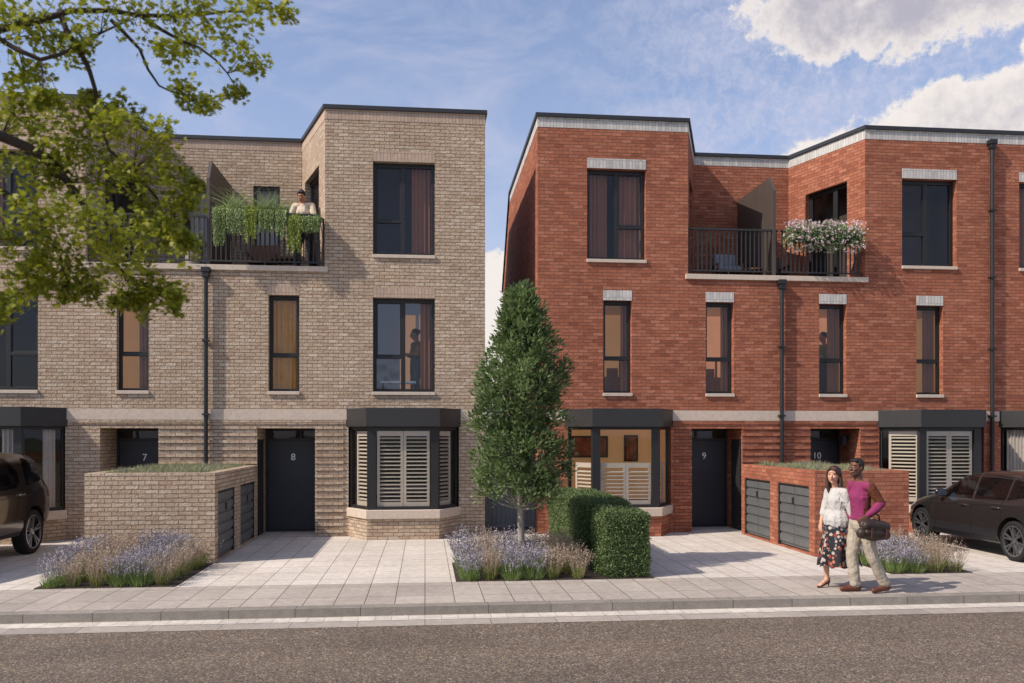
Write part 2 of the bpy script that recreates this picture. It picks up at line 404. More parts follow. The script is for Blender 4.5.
# ------------------------------------------------------------------ house kit
D = 17.9; DB = 20.05; ZT = 8.94
class Fr:
    """local wall frame: u along, n outward, z up"""
    def __init__(s, O, U, Nn): s.O = Vector((*O, 0)); s.U = Vector((*U, 0)).normalized(); s.N = Vector((*Nn, 0)).normalized()
    def p(s, u, n, z): return s.O+s.U*u+s.N*n+Vector((0,0,z))
    def box(s, mb, u0, u1, n0, n1, z0, z1, mi=0):
        c = s.p((u0+u1)/2, (n0+n1)/2, (z0+z1)/2)
        mb.obox(c, s.U*abs(u1-u0)/2, s.N*abs(n1-n0)/2, Vector((0,0,(z1-z0)/2)), mi)
    def quad(s, mb, u0, u1, n, z0, z1, mi=0): mb.face([s.p(u0,n,z0), s.p(u1,n,z0), s.p(u1,n,z1), s.p(u0,n,z1)], mi)
    def wall(s, mb, u0, u1, z0, z1, holes=(), mi=0):
        us = sorted({u0, u1, *[h[0] for h in holes], *[h[1] for h in holes]}); us = [u for u in us if u0-1e-6 <= u <= u1+1e-6]
        zs = sorted({z0, z1, *[h[2] for h in holes], *[h[3] for h in holes]}); zs = [z for z in zs if z0-1e-6 <= z <= z1+1e-6]
        for i in range(len(us)-1):
            for j in range(len(zs)-1):
                uc, zc_ = (us[i]+us[i+1])/2, (zs[j]+zs[j+1])/2
                if any(h[0] < uc < h[1] and h[2] < zc_ < h[3] for h in holes): continue
                s.quad(mb, us[i], us[i+1], 0, zs[j], zs[j+1], mi)
        for a, b_, c, d, dep in holes:
            for (p, q, r, t) in (((a,c),(a,d),0,0), ((b_,c),(b_,d),0,0), ((a,d),(b_,d),0,0), ((a,c),(b_,c),0,0)):
                mb.face([s.p(p[0],0,p[1]), s.p(q[0],0,q[1]), s.p(q[0],-dep,q[1]), s.p(p[0],-dep,p[1])], mi)

def path_strip(mb, pts, sgn, n0, n1, z0, z1, mi=0):
    """a band following a plan polyline, from offset n0 to n1 outward"""
    P = [Vector(p) for p in pts]; seg = []
    for i in range(len(P)-1):
        d = (P[i+1]-P[i]).normalized(); seg.append(Vector((d.y, -d.x))*sgn)
    def off(i, n):
        if i == 0: return P[0]+seg[0]*n
        if i == len(P)-1: return P[-1]+seg[-1]*n
        a, b_ = seg[i-1], seg[i]; m_ = (a+b_); m_ = m_/m_.length
        return P[i]+m_*(n/max(.3, m_.dot(a)))
    for i in range(len(P)-1):
        a0, a1, b0, b1 = off(i, n0), off(i, n1), off(i+1, n0), off(i+1, n1)
        for fc in (((*a1,z0),(*b1,z0),(*b1,z1),(*a1,z1)), ((*a0,z0),(*b0,z0),(*b0,z1),(*a0,z1)),
                   ((*a0,z1),(*a1,z1),(*b1,z1),(*b0,z1)), ((*a0,z0),(*a1,z0),(*b1,z0),(*b0,z0))): mb.face(fc, mi)
        if i == 0: mb.face([(*a0,z0),(*a1,z0),(*a1,z1),(*a0,z1)], mi)
        if i == len(P)-2: mb.face([(*b0,z0),(*b1,z0),(*b1,z1),(*b0,z1)], mi)

def room(parent, F, u0, u1, z0, z1, dep, mat, n0=-.215, eu=.25, ez=.0, name='room_lining'):
    mb = MB(); a, b_, c, d = u0-eu, u1+eu, z0-ez, z1+ez*.5+.05; e = n0-dep
    mb.face([F.p(a,e,c),F.p(b_,e,c),F.p(b_,e,d),F.p(a,e,d)])
    mb.face([F.p(a,n0,c),F.p(a,e,c),F.p(a,e,d),F.p(a,n0,d)]); mb.face([F.p(b_,n0,c),F.p(b_,e,c),F.p(b_,e,d),F.p(b_,n0,d)])
    mb.face([F.p(a,n0,c),F.p(b_,n0,c),F.p(b_,e,c),F.p(a,e,c)], 1); mb.face([F.p(a,n0,d),F.p(b_,n0,d),F.p(b_,e,d),F.p(a,e,d)])
    return mb.build(name, [mat, M['wood']], parent)

def curtain(parent, F, u0, u1, z0, z1, n, mat, amp=.025, wl=.09, name='curtain'):
    mb = MB(); k = max(6, int((u1-u0)/.012)); pv = None
    for i in range(k+1):
        u = u0+(u1-u0)*i/k; a = amp*(math.sin(2*PI*u/wl)+.35*math.sin(2*PI*u/(wl*2.7)+1))
        q = (F.p(u, n+a, z0), F.p(u, n+a, z1))
        if pv: mb.face([pv[0], q[0], q[1], pv[1]])
        pv = q
    return mb.build(name, mat, parent, smooth=True)

def shutter(parent, F, u0, u1, z0, z1, n, pitch=.078):
    mb = MB(); st = .055; t = .03
    F.box(mb, u0, u0+st, n-t, n, z0, z1); F.box(mb, u1-st, u1, n-t, n, z0, z1)
    F.box(mb, u0+st, u1-st, n-t, n, z0, z0+.11); F.box(mb, u0+st, u1-st, n-t, n, z1-.1, z1)
    z = z0+.11+pitch/2
    while z < z1-.1-pitch*.3:
        c = F.p((u0+u1)/2, n-t/2, z); ca, sa = math.cos(.45), math.sin(.45)
        mb.obox(c, F.U*(u1-u0-2*st)/2, (F.N*ca-Vector((0,0,1))*sa)*.03, (Vector((0,0,1))*ca+F.N*sa)*.005)
        z += pitch
    return mb.build('shutter', M['white'], parent)

def window(parent, F, u0, u1, z0, z1, layout, fw=.055, nf=-.135, rm=None, name='window'):
    """layout: list of mullions; 'wideL' has the transomed light towards u0"""
    dn = .07; mb = MB(); e = .006
    F.box(mb, u0-e, u0+fw, nf-dn, nf, z0-e, z1+e); F.box(mb, u1-fw, u1+e, nf-dn, nf, z0-e, z1+e)
    F.box(mb, u0+fw, u1-fw, nf-dn, nf-.001, z1-fw*1.25, z1+e); F.box(mb, u0+fw, u1-fw, nf-dn, nf-.001, z0-e, z0+fw)
    H_ = z1-z0; zt = z0+H_*.375; a, b_, c, d = u0+fw, u1-fw, z0+fw, z1-fw*1.25
    panes = []
    if layout == 'narrow':
        F.box(mb, a, b_, nf-dn, nf-.002, zt-.035, zt+.035); panes = [(a, b_, c, zt-.035), (a, b_, zt+.035, d)]
        ib = panes[1]
    elif layout == 'wide':
        um = (u0+u1)/2-.02
        F.box(mb, um-.045, um+.045, nf-dn, nf-.001, c, d); F.box(mb, a, um-.045, nf-dn, nf-.002, zt-.035, zt+.035)
        panes = [(a, um-.045, c, zt-.035), (a, um-.045, zt+.035, d), (um+.045, b_, c, d)]; ib = panes[1]
    elif layout == 'door2':
        um = u0+(u1-u0)*.36
        F.box(mb, um-.06, um+.06, nf-dn, nf-.001, c, d); panes = [(a, um-.06, c, d), (um+.06, b_, c, d)]; ib = panes[1]
    else: panes = [(a, b_, c, d)]; ib = None
    if ib:       # inner sash of the opening light
        s_ = .022
        for q in ((ib[0], ib[0]+s_, ib[2], ib[3]), (ib[1]-s_, ib[1], ib[2], ib[3]), (ib[0]+s_, ib[1]-s_, ib[2], ib[2]+s_), (ib[0]+s_, ib[1]-s_, ib[3]-s_, ib[3])):
            F.box(mb, q[0], q[1], nf-.05, nf-.018, q[2], q[3])
    wn = mb.build(name, M['frame'], parent, bevel=.004)
    for q in panes:
        g = MB(); F.quad(g, q[0]-.004, q[1]+.004, nf-.035, q[2]-.004, q[3]+.004); g.build('pane', M['glass'], wn)
    return wn

def sill(parent, F, u0, u1, z, t=.07, name='window_sill'):
    mb = MB(); F.box(mb, u0-.01, u1+.01, -.13, .04, z-t, z); return mb.build(name, M['stone'], parent, bevel=.006)
def lintel(parent, F, u0, u1, z, mat, ex=.0, n=.006):
    mb = MB(); F.box(mb, u0-ex, u1+ex, -.05, n, z+.002, z+.215); return mb.build('lintel', mat, parent, uv=True, swap=True)

def numeral(parent, txt, p, h, mat, rz=0):
    cu = bpy.data.curves.new('n', 'FONT'); cu.body = txt; cu.size = h*1.38; cu.extrude = .006; cu.align_x = 'CENTER'; cu.resolution_u = 4
    o = bpy.data.objects.new('tmp', cu); COL.objects.link(o)
    me = bpy.data.meshes.new_from_object(o.evaluated_get(bpy.context.evaluated_depsgraph_get())) if False else None
    bpy.context.view_layer.update(); dg = bpy.context.evaluated_depsgraph_get()
    me = bpy.data.meshes.new_from_object(o.evaluated_get(dg)); bpy.data.objects.remove(o)
    me.transform(Matrix.Translation(Vector(p)-Vector((0,0,h/2))) @ Matrix.Rotation(rz, 4, 'Z') @ Matrix.Rotation(PI/2, 4, 'X'))
    me.materials.clear(); me.materials.append(mat)
    ob = bpy.data.objects.new('door_number', me); COL.objects.link(ob); attach(ob, parent); return ob

def house(c):
    """c: party X, s direction, ub end u, rf/rb recess front/back u, etc."""
    s = c['s']; P0 = c['party']; BM = M[c['brick']]; SM = M[c['sold']]
    R = thing('terraced_house', c['label'], 'house', (P0+s*c['end']/2, D, 0), group='three storey terraced houses')
    F = Fr((P0, D), (s, 0), (0, -1)); rf, rb, end = c['rf'], c['rb'], c['end']
    V1 = Vector((P0+s*rf, D)); V2 = Vector((P0+s*rb, DB)); dv = V2-V1; SL = dv.length
    FS = Fr(V1, dv, (s*-dv.y, s*dv.x)); FB = Fr((P0, DB), (s, 0), (0, -1))
    wd = .21
    nz = [h for h in c['narrow']]; w1 = c.get('wide1'); w2 = c['wide2']; pa, pb = c['porch']; ba, bb, bc, bd = c['bay']
    holes = [(pa, pb, 0, 2.24, 1.0), (ba+.05, bd-.05, .52, 2.3, .2)]
    holes += [(a, a+.625, 3.0, 4.985, wd) for a in nz]
    if w1 is not None: holes.append((w1, w1+1.285, 3.0, 4.965, wd))
    wall = MB()
    F.wall(wall, 0, end, 0, 5.47, holes)
    F.wall(wall, rf, end, 5.47, 8.86, [(w2, w2+1.285, 5.86, 7.805, wd)] if w2 < end else [])
    sd0, sd1 = c['sdoor']
    FS.wall(wall, 0, SL, 5.3, 8.86, [(sd0, sd1, 5.5, 7.85, .2)])
    bw = c.get('backwin')
    FB.wall(wall, 0, rb, 5.3, 8.86, [(bw[0], bw[1], bw[2], bw[3], .12)] if bw else [])
    if c['gable']:
        x = P0+s*end
        wall.face([(x,D,0),(x,26,0),(x,26,6.4),(x,23.8,8.86),(x,D,8.86)])
    rw = MB(); rw.face([(P0,26.002,0),(P0+s*end,26,0),(P0+s*end,26.002,6.4),(P0,26.002,6.4)]); rw.build('rear_wall', BM, R, uv=True)
    W = wall.build('wall', BM, R, uv=True)
    # projecting courses by the porch
    rib = MB()
    for a, b_ in c['ribs']:
        z = .0715
        while z < 2.25:
            F.box(rib, a, b_, -.02, .02, z+.003, z+.068); z += .143
    F.box(rib, 0, ba, -.02, .02, 2.335, 2.40)
    rib.build('projecting_courses', BM, R, uv=True)
    # string course, top soldier course, coping, roof
    mb = MB(); F.box(mb, .001, end+(.012 if c['gable'] else -.001), -.05, .014, 2.41, 2.63); mb.build('string_course', M['stone'], R)
    path = [(P0, DB), tuple(V2), tuple(V1), (P0+s*end, D)]
    if c['gable']: path.append((P0+s*end, 23.8))
    mb = MB(); path_strip(mb, path, s, -.02, .007, 8.645, 8.858); mb.build('soldier_course', SM, R, uv=True, swap=True)
    mb = MB(); path_strip(mb, path, s, -.32, .045, 8.86, 8.94)
    if c['gable']:
        x = P0+s*end; xa, xb = sorted((x-s*.3, x+s*.045))
        mb.face([(xa,23.8,8.94),(xb,23.8,8.94),(xb,26,6.48),(xa,26,6.48)]); mb.face([(xb,23.8,8.86),(xb,26,6.4),(xb,26,6.48),(xb,23.8,8.94)]); mb.face([(xa,23.8,8.86),(xa,26,6.4),(xa,26,6.48),(xa,23.8,8.94)])
    mb.build('coping', M['cop'], R)
    mb = MB(); mb.prism([(P0, DB+.01), (V2.x, DB+.01), (V1.x, D+.05), (P0+s*(end-.02), D+.05), (P0+s*(end-.02), 23.8), (P0, 23.8)], 8.6, 8.72)
    mb.face([(P0,23.8,8.72),(P0+s*(end-.02),23.8,8.72),(P0+s*(end-.02),26,6.3),(P0,26,6.3)])
    mb.build('roof', M['felt'], R)
    # balcony
    mb = MB(); F.box(mb, .002, rf+.06, -.3, .05, 5.47, 5.58); mb.build('balcony_coping', M['stone'], R, bevel=.006)
    mb = MB(); mb.prism([(P0, D+.1), (P0+s*(rf-.04), D+.1), (P0+s*(rb-.004), DB-.004), (P0, DB-.004)], 5.3, 5.5); mb.build('balcony_floor', M['felt'], R)
    mb = MB(); F.box(mb, .04, rf-.03, -.085, -.035, 6.56, 6.6); F.box(mb, .04, rf-.03, -.075, -.045, 5.66, 5.69)
    rl = mb.build('balcony_railing', M['black'], R)
    u = .07
    while u < rf-.03:
        mb = MB(); F.box(mb, u-.014, u+.014, -.07, -.05, 5.58 if round(u/.098) % 12 == 0 else 5.67, 6.58); mb.build('baluster', M['black'], rl); u += .098
    # windows
    for i, a in enumerate(nz):
        w_ = window(R, F, a, a+.625, 3.0, 4.985, 'narrow'); sill(w_, F, a, a+.625, 3.0); lintel(R, F, a, a+.625, 4.985, SM, .0, c['ln'])
        k = c['rooms'][i]
        if k[0] != 'room_dark':
            fb = MB(); F.box(fb, a-.1, a+.42, -1.3, -1.0, 2.81, 3.42); F.box(fb, a+.05, a+.3, -1.18, -1.1, 3.42, 3.62); F.box(fb, a-.02, a+.02, -1.15, -1.11, 3.42, 3.8); fb.build('sideboard', M['wood'], R)
            fb = MB(); F.box(fb, a-.3, a+1.0, -1.6, -.25, 4.9, 4.96); fb.build('ceiling', M['white'], R)
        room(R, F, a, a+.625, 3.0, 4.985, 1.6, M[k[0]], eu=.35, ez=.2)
        if k[1]: curtain(R, F, a+k[2]*.625, a+k[3]*.625, 3.0, 4.95, -.3, M[k[1]])
    if w1 is not None:
        w_ = window(R, F, w1, w1+1.285, 3.0, 4.965, 'wide', fw=.07); sill(w_, F, w1, w1+1.285, 3.0); lintel(R, F, w1, w1+1.285, 4.965, SM, .0, c['ln'])
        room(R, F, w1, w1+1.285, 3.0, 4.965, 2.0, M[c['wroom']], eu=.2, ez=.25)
        curtain(R, F, w1+.98, w1+1.24, 3.0, 4.93, -.3, M['curtain_b'])
    if w2 < end:
        w_ = window(R, F, w2, w2+1.285, 5.86, 7.805, 'wide', fw=.07); sill(w_, F, w2, w2+1.285, 5.86); lintel(R, F, w2, w2+1.285, 7.805, SM, .0, c['ln'])
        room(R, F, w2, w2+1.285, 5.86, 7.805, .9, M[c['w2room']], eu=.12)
        if c['num'] != '10': curtain(R, F, w2+.8, w2+1.24, 5.86, 7.77, -.3, M['curtain_b'])
        if c['num'] == '9': curtain(R, F, w2+.05, w2+.6, 5.86, 7.77, -.3, M['curtain_b'], wl=.12)
    w_ = window(R, FS, sd0, sd1, 5.5, 7.85, 'door2', fw=.07, nf=-.12, name='balcony_door')
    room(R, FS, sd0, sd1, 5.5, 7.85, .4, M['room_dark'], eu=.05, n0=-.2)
    if bw:
        w_ = window(R, FB, bw[0], bw[1], bw[2], bw[3], 'single', fw=.06, nf=-.06)
        room(R, FB, bw[0], bw[1], bw[2], bw[3], .8, M['room_blue'], n0=-.125); curtain(R, FB, bw[0], bw[1], bw[2], bw[3], -.22, M['curtain_w'])
    # porch and front door
    mb = MB(); fo = .05
    F.box(mb, pa, pa+fo, -1.02, -.93, 0, 2.25); F.box(mb, pb-fo, pb, -1.02, -.93, 0, 2.25)
    F.box(mb, pa+fo, pb-fo, -1.02, -.931, 2.19, 2.25); F.box(mb, pa+fo, pb-fo, -1.02, -.931, 1.975, 2.03)
    F.box(mb, (pa+pb)/2-.02+.16, (pa+pb)/2+.02+.16, -1.0, -.935, 2.03, 2.19)
    fo_ = mb.build('door_frame', M['frame'], R)
    g = MB(); F.quad(g, pa+fo, pb-fo, -.97, 2.03, 2.19); g.build('fanlight', M['glass'], fo_)
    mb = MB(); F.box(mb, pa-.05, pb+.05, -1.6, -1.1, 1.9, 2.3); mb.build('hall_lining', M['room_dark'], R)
    mb = MB(); F.box(mb, pa+fo+.004, pb-fo-.004, -1.0, -.945, .035, 1.972); dr = mb.build('front_door', M['navy'], R, bevel=.004)
    mb = MB(); F.box(mb, pa+fo, pb-fo, -1.02, -.90, .012, .032); mb.build('threshold', M['cop'], R)
    numeral(dr, c['num'], F.p((pa+pb)/2+c.get('nu', 0), -.944, 1.63), .15, M['numeral'])
    mb = MB(); hx = pa+fo+.09 if s > 0 else pa+fo+.09
    F.box(mb, hx-.02, hx+.02, -.945, -.93, 1.0, 1.14); F.box(mb, hx-.012, hx+.012, -.93, -.895, 1.06, 1.084); F.box(mb, hx-.012, hx+.1, -.905, -.887, 1.06, 1.084)
    mb.build('handle', M['cop'], dr, bevel=.003)
    mb = MB(); F.box(mb, pa-.03, pa+.014, -.62, -.06, .02, 2.0); F.box(mb, pa-.03, pa+.02, -.1, -.06, .02, 2.02); mb.build('cupboard_door', M['black'], R)
    if c.get('lantern'):
        mb = MB(); q = pb-.002
        F.box(mb, q-.03, q, -.56, -.44, 2.0, 2.12); F.box(mb, q-.15, q-.03, -.515, -.485, 2.085, 2.11); F.box(mb, q-.17, q-.07, -.55, -.45, 1.86, 2.08)
        mb.build('porch_lantern', M['black'], R, bevel=.004)
    # bay window
    def outline(i): # i: inset
        return [(ba+i*.8, -.02), (bb+i*.35, .75-i), (bc-i*.35, .75-i), (bd-i*.8, -.02)]
    def wp(pl): return [tuple(F.p(u, n, 0).xy) for u, n in pl]
    mb = MB(); mb.prism(wp(outline(.05)), 0, .42); by = mb.build('bay_base', BM, R, uv=True)
    mb = MB(); mb.prism(wp(outline(0)), .42, .595); mb.build('bay_sill', M['stone'], R, bevel=.008)
    mb = MB(); mb.prism(wp(outline(-.01)), 2.27, 2.645); mb.build('bay_canopy', M['black'], R, bevel=.004)
    ol = outline(.11); fr = MB(); gp = []
    for k in range(3):
        A_, B_ = ol[k], ol[k+1]; a3, b3 = F.p(*A_, 0), F.p(*B_, 0)
        U_ = (b3-a3); L_ = U_.length; n2 = Vector((U_.y, -U_.x, 0))*s
        if k == 0 and False: pass
        Fk = Fr(a3.xy, U_.xy, n2.xy)
        if Fk.N.dot(F.N) < 0: Fk.N = -Fk.N
        e0, e1 = (.15, .15) if k == 1 else ((.03, .06) if k == 0 else (.06, .03))
        Fk.box(fr, -.005, e0, -.07, .003*k, .595, 2.27); Fk.box(fr, L_-e1, L_+.005, -.07, .003*k, .595, 2.27)
        Fk.box(fr, e0, L_-e1, -.06, -.002, .595, .66); Fk.box(fr, e0, L_-e1, -.06, -.002, 2.21, 2.27)
        gp.append((Fk, e0, L_-e1))
    bf = fr.build('bay_window', M['frame'], R)
    for Fk, a, b_ in gp:
        g = MB(); Fk.quad(g, a-.004, b_+.004, -.03, .65, 2.22); g.build('pane', M['glass'], bf)
    room(R, F, ba+.1, bd-.1, .55, 2.3, 2.4, M[c['broom']], n0=-.205, eu=.2)
    top = c.get('shut', 2.18)
    if top:
        if c['shutsides'] != 'none':
            for k in ((0, 2) if c['shutsides'] == 'both' else (0,)):
                Fk, a, b_ = gp[k]
                q0, q1 = (a+.12, b_-.0) if k == 0 else (a+.0, b_-.12)
                shutter(R, Fk, q0, q1, .64, top, -.075)
        Fk, a, b_ = gp[1]; mid = (a+b_)/2
        shutter(R, Fk, a+.02, mid-.004, .64, top, -.05); shutter(R, Fk, mid+.004, b_-.02, .64, top, -.05)
    if c.get('sheer'):
        for k in (0, 1, 2):
            Fk, a, b_ = gp[k]
            if c['sheer'] == 'ends' :
                if k == 1: curtain(R, Fk, a, a+.28, .63, 2.22, -.14, M['curtain_w']); curtain(R, Fk, b_-.3, b_, .63, 2.22, -.14, M['curtain_b'])
                else: curtain(R, Fk, a+.05, a+.3, .63, 2.22, -.14, M['curtain_w'])
            else: curtain(R, Fk, a+.02, b_-.02, .63, 2.22, -.14, M['curtain_w'], wl=.07)
    # downpipe
    if c.get('pipe') is not None:
        u, zt = c['pipe']
        mb = MB(); q = F.p(u, .085, 0); mb.tube([(q.x,q.y,.02),(q.x,q.y,zt-.2)], .043, 12); pp = mb.build('downpipe', M['pipe'], R, smooth=False)
        mb = MB(); F.box(mb, u-.085, u+.085, .0, .155, zt-.1, zt); F.box(mb, u-.065, u+.065, .02, .14, zt-.2, zt-.1); F.box(mb, u-.05, u+.05, -.1, -.001, zt-.06, zt-.02); mb.build('hopper', M['pipe'], pp, bevel=.006)
        for z in (.9, 2.5, 4.0) + ((5.6, 7.1) if zt > 6 else ()):
            mb = MB(); F.box(mb, u-.065, u+.065, .02, .14, z, z+.04); mb.build('bracket', M['pipe'], pp)
    return R, F

H = {}
H['8'] = house(dict(party=-4.43, s=1, end=5.69, brick='buff', sold='buff_sold', ln=.004, rf=2.37, rb=1.61, narrow=[1.225], rooms=[('room_dark','curtain',.02,.98)], wide1=3.35, wroom='room_blue', wide2=3.35, w2room='room_dark',
    porch=(1.0, 2.17), bay=(2.80,3.26,4.73,5.19), ribs=[(.0,1.0),(2.17,2.76)], sdoor=(.56,2.0), backwin=(.5,1.1,6.0,7.83), gable=True, broom='room_dark', shutsides='both', num='8',
    pipe=(0,5.51), label='pale brick house with door number 8, at the open end of the buff terrace'))
H['7'] = house(dict(party=-4.43, s=-1, end=5.35, brick='buff', sold='buff_sold', ln=.004, rf=2.37, rb=1.61, narrow=[1.145], rooms=[('room','curtain_b',.0,.45)], wide1=3.28, wroom='room_dark', wide2=3.28, w2room='room_dark',
    porch=(.95, 2.09), bay=(2.71,3.27,4.74,5.2), ribs=[(0,.95)], sdoor=(.56,2.0), backwin=(.42,1.02,6.0,7.75), gable=False, broom='room_dark', shut=0, sheer='ends', shutsides='none', num='7',
    label='pale brick house with door number 7, behind the brown parked car'))
H['9'] = house(dict(party=7.73, s=-1, end=5.35, brick='red', sold='white_sold', ln=.008, rf=2.07, rb=1.25, narrow=[1.05, 3.31], rooms=[('room_pink','curtain_b',.0,.3),('room','curtain_b',.0,.28)], wide2=3.0, w2room='room_dark',
    porch=(.86, 1.99), bay=(2.40,2.85,4.32,4.78), ribs=[(.0,.86),(1.99,2.36)], sdoor=(.5,1.73), gable=True, broom='room', shut=1.52, shutsides='both', num='9', nu=-.03,
    pipe=(0,5.48), label='red brick house with door number 9, at the open end of the red terrace'))
H['10'] = house(dict(party=7.73, s=1, end=4.89, brick='red', sold='white_sold', ln=.008, rf=1.95, rb=1.14, narrow=[.89, 3.15], rooms=[('room_pink','curtain_b',.5,.98),('room','curtain_b',.5,.98)], wide2=2.81, w2room='room_dark',
    porch=(.69, 1.83), bay=(2.23,2.80,4.27,4.80), ribs=[(.0,.69),(1.83,2.2)], sdoor=(.5,1.75), gable=False, broom='room_dark', shutsides='both', num='10', nu=.03, lantern=True,
    pipe=(4.89,8.7), label='red brick house with door number 10, behind the walking couple'))
H['11'] = house(dict(party=17.51, s=-1, end=4.89, brick='red', sold='white_sold', ln=.008, rf=1.95, rb=1.14, narrow=[.89, 3.15], rooms=[('room','curtain_b',.5,.98),('room_pink','curtain_b',.0,.3)], wide2=2.90, w2room='room_dark',
    porch=(.69, 1.83), bay=(2.25,2.75,4.2,4.68), ribs=[(.0,.69),(1.83,2.2)], sdoor=(.5,1.75), gable=False, broom='room_dark', shut=0, sheer='all', shutsides='none', num='11',
    label='red brick house cut off by the right edge, behind the grey hatchback'))
# privacy screens between the balconies
for hn, x in (('8', -4.43), ('9', 7.6)):
    mb = MB(); pr = [(20.04,5.5),(20.04,7.79),(18.22,7.79),(17.99,7.38),(17.99,5.5)]
    if hn == '9': pr = [(20.04,5.5),(20.04,7.79),(18.15,7.79),(17.9,7.45),(17.9,5.5)]
    n0 = len(mb.v)
    a = [(x-.03, y, z) for y, z in pr]; b_ = [(x+.03, y, z) for y, z in pr]
    mb.face(a); mb.face(list(reversed(b_)))
    for i in range(5):
        j = (i+1) % 5; mb.face([a[i], a[j], b_[j], b_[i]])
    mb.build('privacy_screen', M['fin'], H[hn][0])
# party wall bits on house 9: side wall of white soldier course is part of the path already
# framed pictures in the bay room of number 9
R9 = H['9'][0]
for x0, x1, z0, z1 in ((3.55, 4.45, 1.55, 2.08), (4.85, 5.2, 1.45, 2.1)):
    mb = MB(); mb.box(x0, x1, 20.42, 20.46, z0, z1); p_ = tag(mb.build('picture', M['black']), None, None)
    p_['label'] = 'wide framed picture on the wall inside the bay of number 9' if x1-x0 > .6 else 'narrow framed picture on the wall inside the bay of number 9'; p_['category'] = 'picture'
    g = MB(); g.box(x0+.05, x1-.05, 20.41, 20.415, z0+.05, z1-.05)
    g.build('print', simple('abstract_print', '#8a5a48', .7, var=.6, scale=5), p_)
# pendant lamp glowing in a first floor room of number 9
mb = MB(); mb.tube([(6.32,18.75,4.2),(6.32,18.75,4.95)], .006, 6); 
pl = tag(mb.build('pendant_lamp', M['black']), 'lit pendant lamp hanging in the narrow window above door 9', 'lamp')
mb = MB(); mb.ball((6.32,18.75,4.28), .05, 10, 8, sq=(1,1,2.0)); mb.build('bulb', M['lamp'], pl, smooth=True)

# the lit room behind the wide window above the bay of number 8
R8 = H['8'][0]
mb = MB(); mb.box(-.58, -.22, 20.0, 20.05, 2.8, 4.9); mb.build('peach_glow_panel', M['room_pink'], R8)  # added glowing panel, imitates a peach strip of light
mb = MB(); mb.box(-.14, .1, 19.9, 19.95, 2.8, 4.9); mb.build('peach_glow_panel', M['room_pink'], R8)  # second added panel, light painted by its glowing material
tb = thing('dining_table', 'pale cloth covered table inside the wide window above bay 8', 'table', (-.6, 18.6, 2.8))
mb = MB(); mb.box(-.95, -.2, 18.45, 18.85, 3.22, 3.26); mb.build('tabletop', M['glowing_pale_linen'], tb)
for x in (-.9, -.25):
    mb = MB(); mb.box(x-.02, x+.02, 18.5, 18.54, 2.8, 3.22); mb.build('leg', M['wood'], tb)
TREE_CLUSTERS = [(-2.25, 4.88, 4.41, 0.191), (-2.13, 5.11, 4.5, 0.222), (-1.84, 4.98, 4.47, 0.203), (-1.68, 5.15, 4.57, 0.191), (-1.49, 5.17, 4.6, 0.152), (-1.19, 4.75, 4.41, 0.127), (-0.99, 4.71, 4.38, 0.14), (-0.99, 5.33, 4.71, 0.114), (-0.8, 4.89, 4.48, 0.089), (-1.11, 4.88, 4.3, 0.165), (-1.42, 5.45, 4.52, 0.152), (-1.02, 5.05, 4.26, 0.102), (-1.19, 5.33, 4.23, 0.089), (-1.26, 5.06, 4.03, 0.114), (-1.41, 5.18, 4.16, 0.089), (-1.44, 4.81, 4.2, 0.102), (-2.33, 5.18, 4.32, 0.216), (-2.18, 5.35, 4.38, 0.165), (-1.86, 5.09, 4.34, 0.127), (-2.31, 5.26, 4.04, 0.127), (-2.37, 5.2, 4.1, 0.165), (-1.99, 4.75, 3.89, 0.089), (-1.99, 5.27, 4.05, 0.076), (-1.71, 5.14, 3.98, 0.089), (-1.53, 4.93, 3.8, 0.14), (-1.62, 4.72, 3.75, 0.127), (-2.43, 5.35, 3.92, 0.165), (-2.11, 5.05, 3.8, 0.165), (-1.99, 5.24, 3.84, 0.165), (-2.41, 5.36, 3.69, 0.178), (-2.13, 5.24, 3.63, 0.178), (-1.96, 5.39, 3.68, 0.178), (-1.6, 5.0, 3.63, 0.165), (-1.53, 5.3, 3.76, 0.14), (-1.4, 5.03, 3.5, 0.152), (-1.4, 5.4, 3.61, 0.076), (-1.66, 5.36, 3.5, 0.191), (-1.69, 4.77, 3.28, 0.191), (-1.9, 4.8, 3.29, 0.178), (-2.14, 4.86, 3.3, 0.178), (-1.53, 5.42, 3.39, 0.14), (-1.36, 5.03, 3.19, 0.076), (-1.55, 5.17, 3.21, 0.191), (-1.69, 4.93, 3.1, 0.178), (-1.96, 5.08, 3.16, 0.165), (-2.14, 4.99, 3.13, 0.165), (-2.29, 4.96, 3.15, 0.165), (-2.34, 5.14, 2.96, 0.14), (-2.17, 5.14, 2.96, 0.127), (-2.1, 5.38, 3.07, 0.14), (-1.9, 5.21, 2.98, 0.114), (-1.76, 5.4, 3.02, 0.152), (-1.57, 5.34, 2.98, 0.127), (-1.69, 5.44, 2.9, 0.089), (-1.47, 5.2, 2.9, 0.076), (-2.25, 4.82, 2.77, 0.102), (-2.12, 5.35, 2.94, 0.076), (-1.83, 5.42, 2.87, 0.076)]
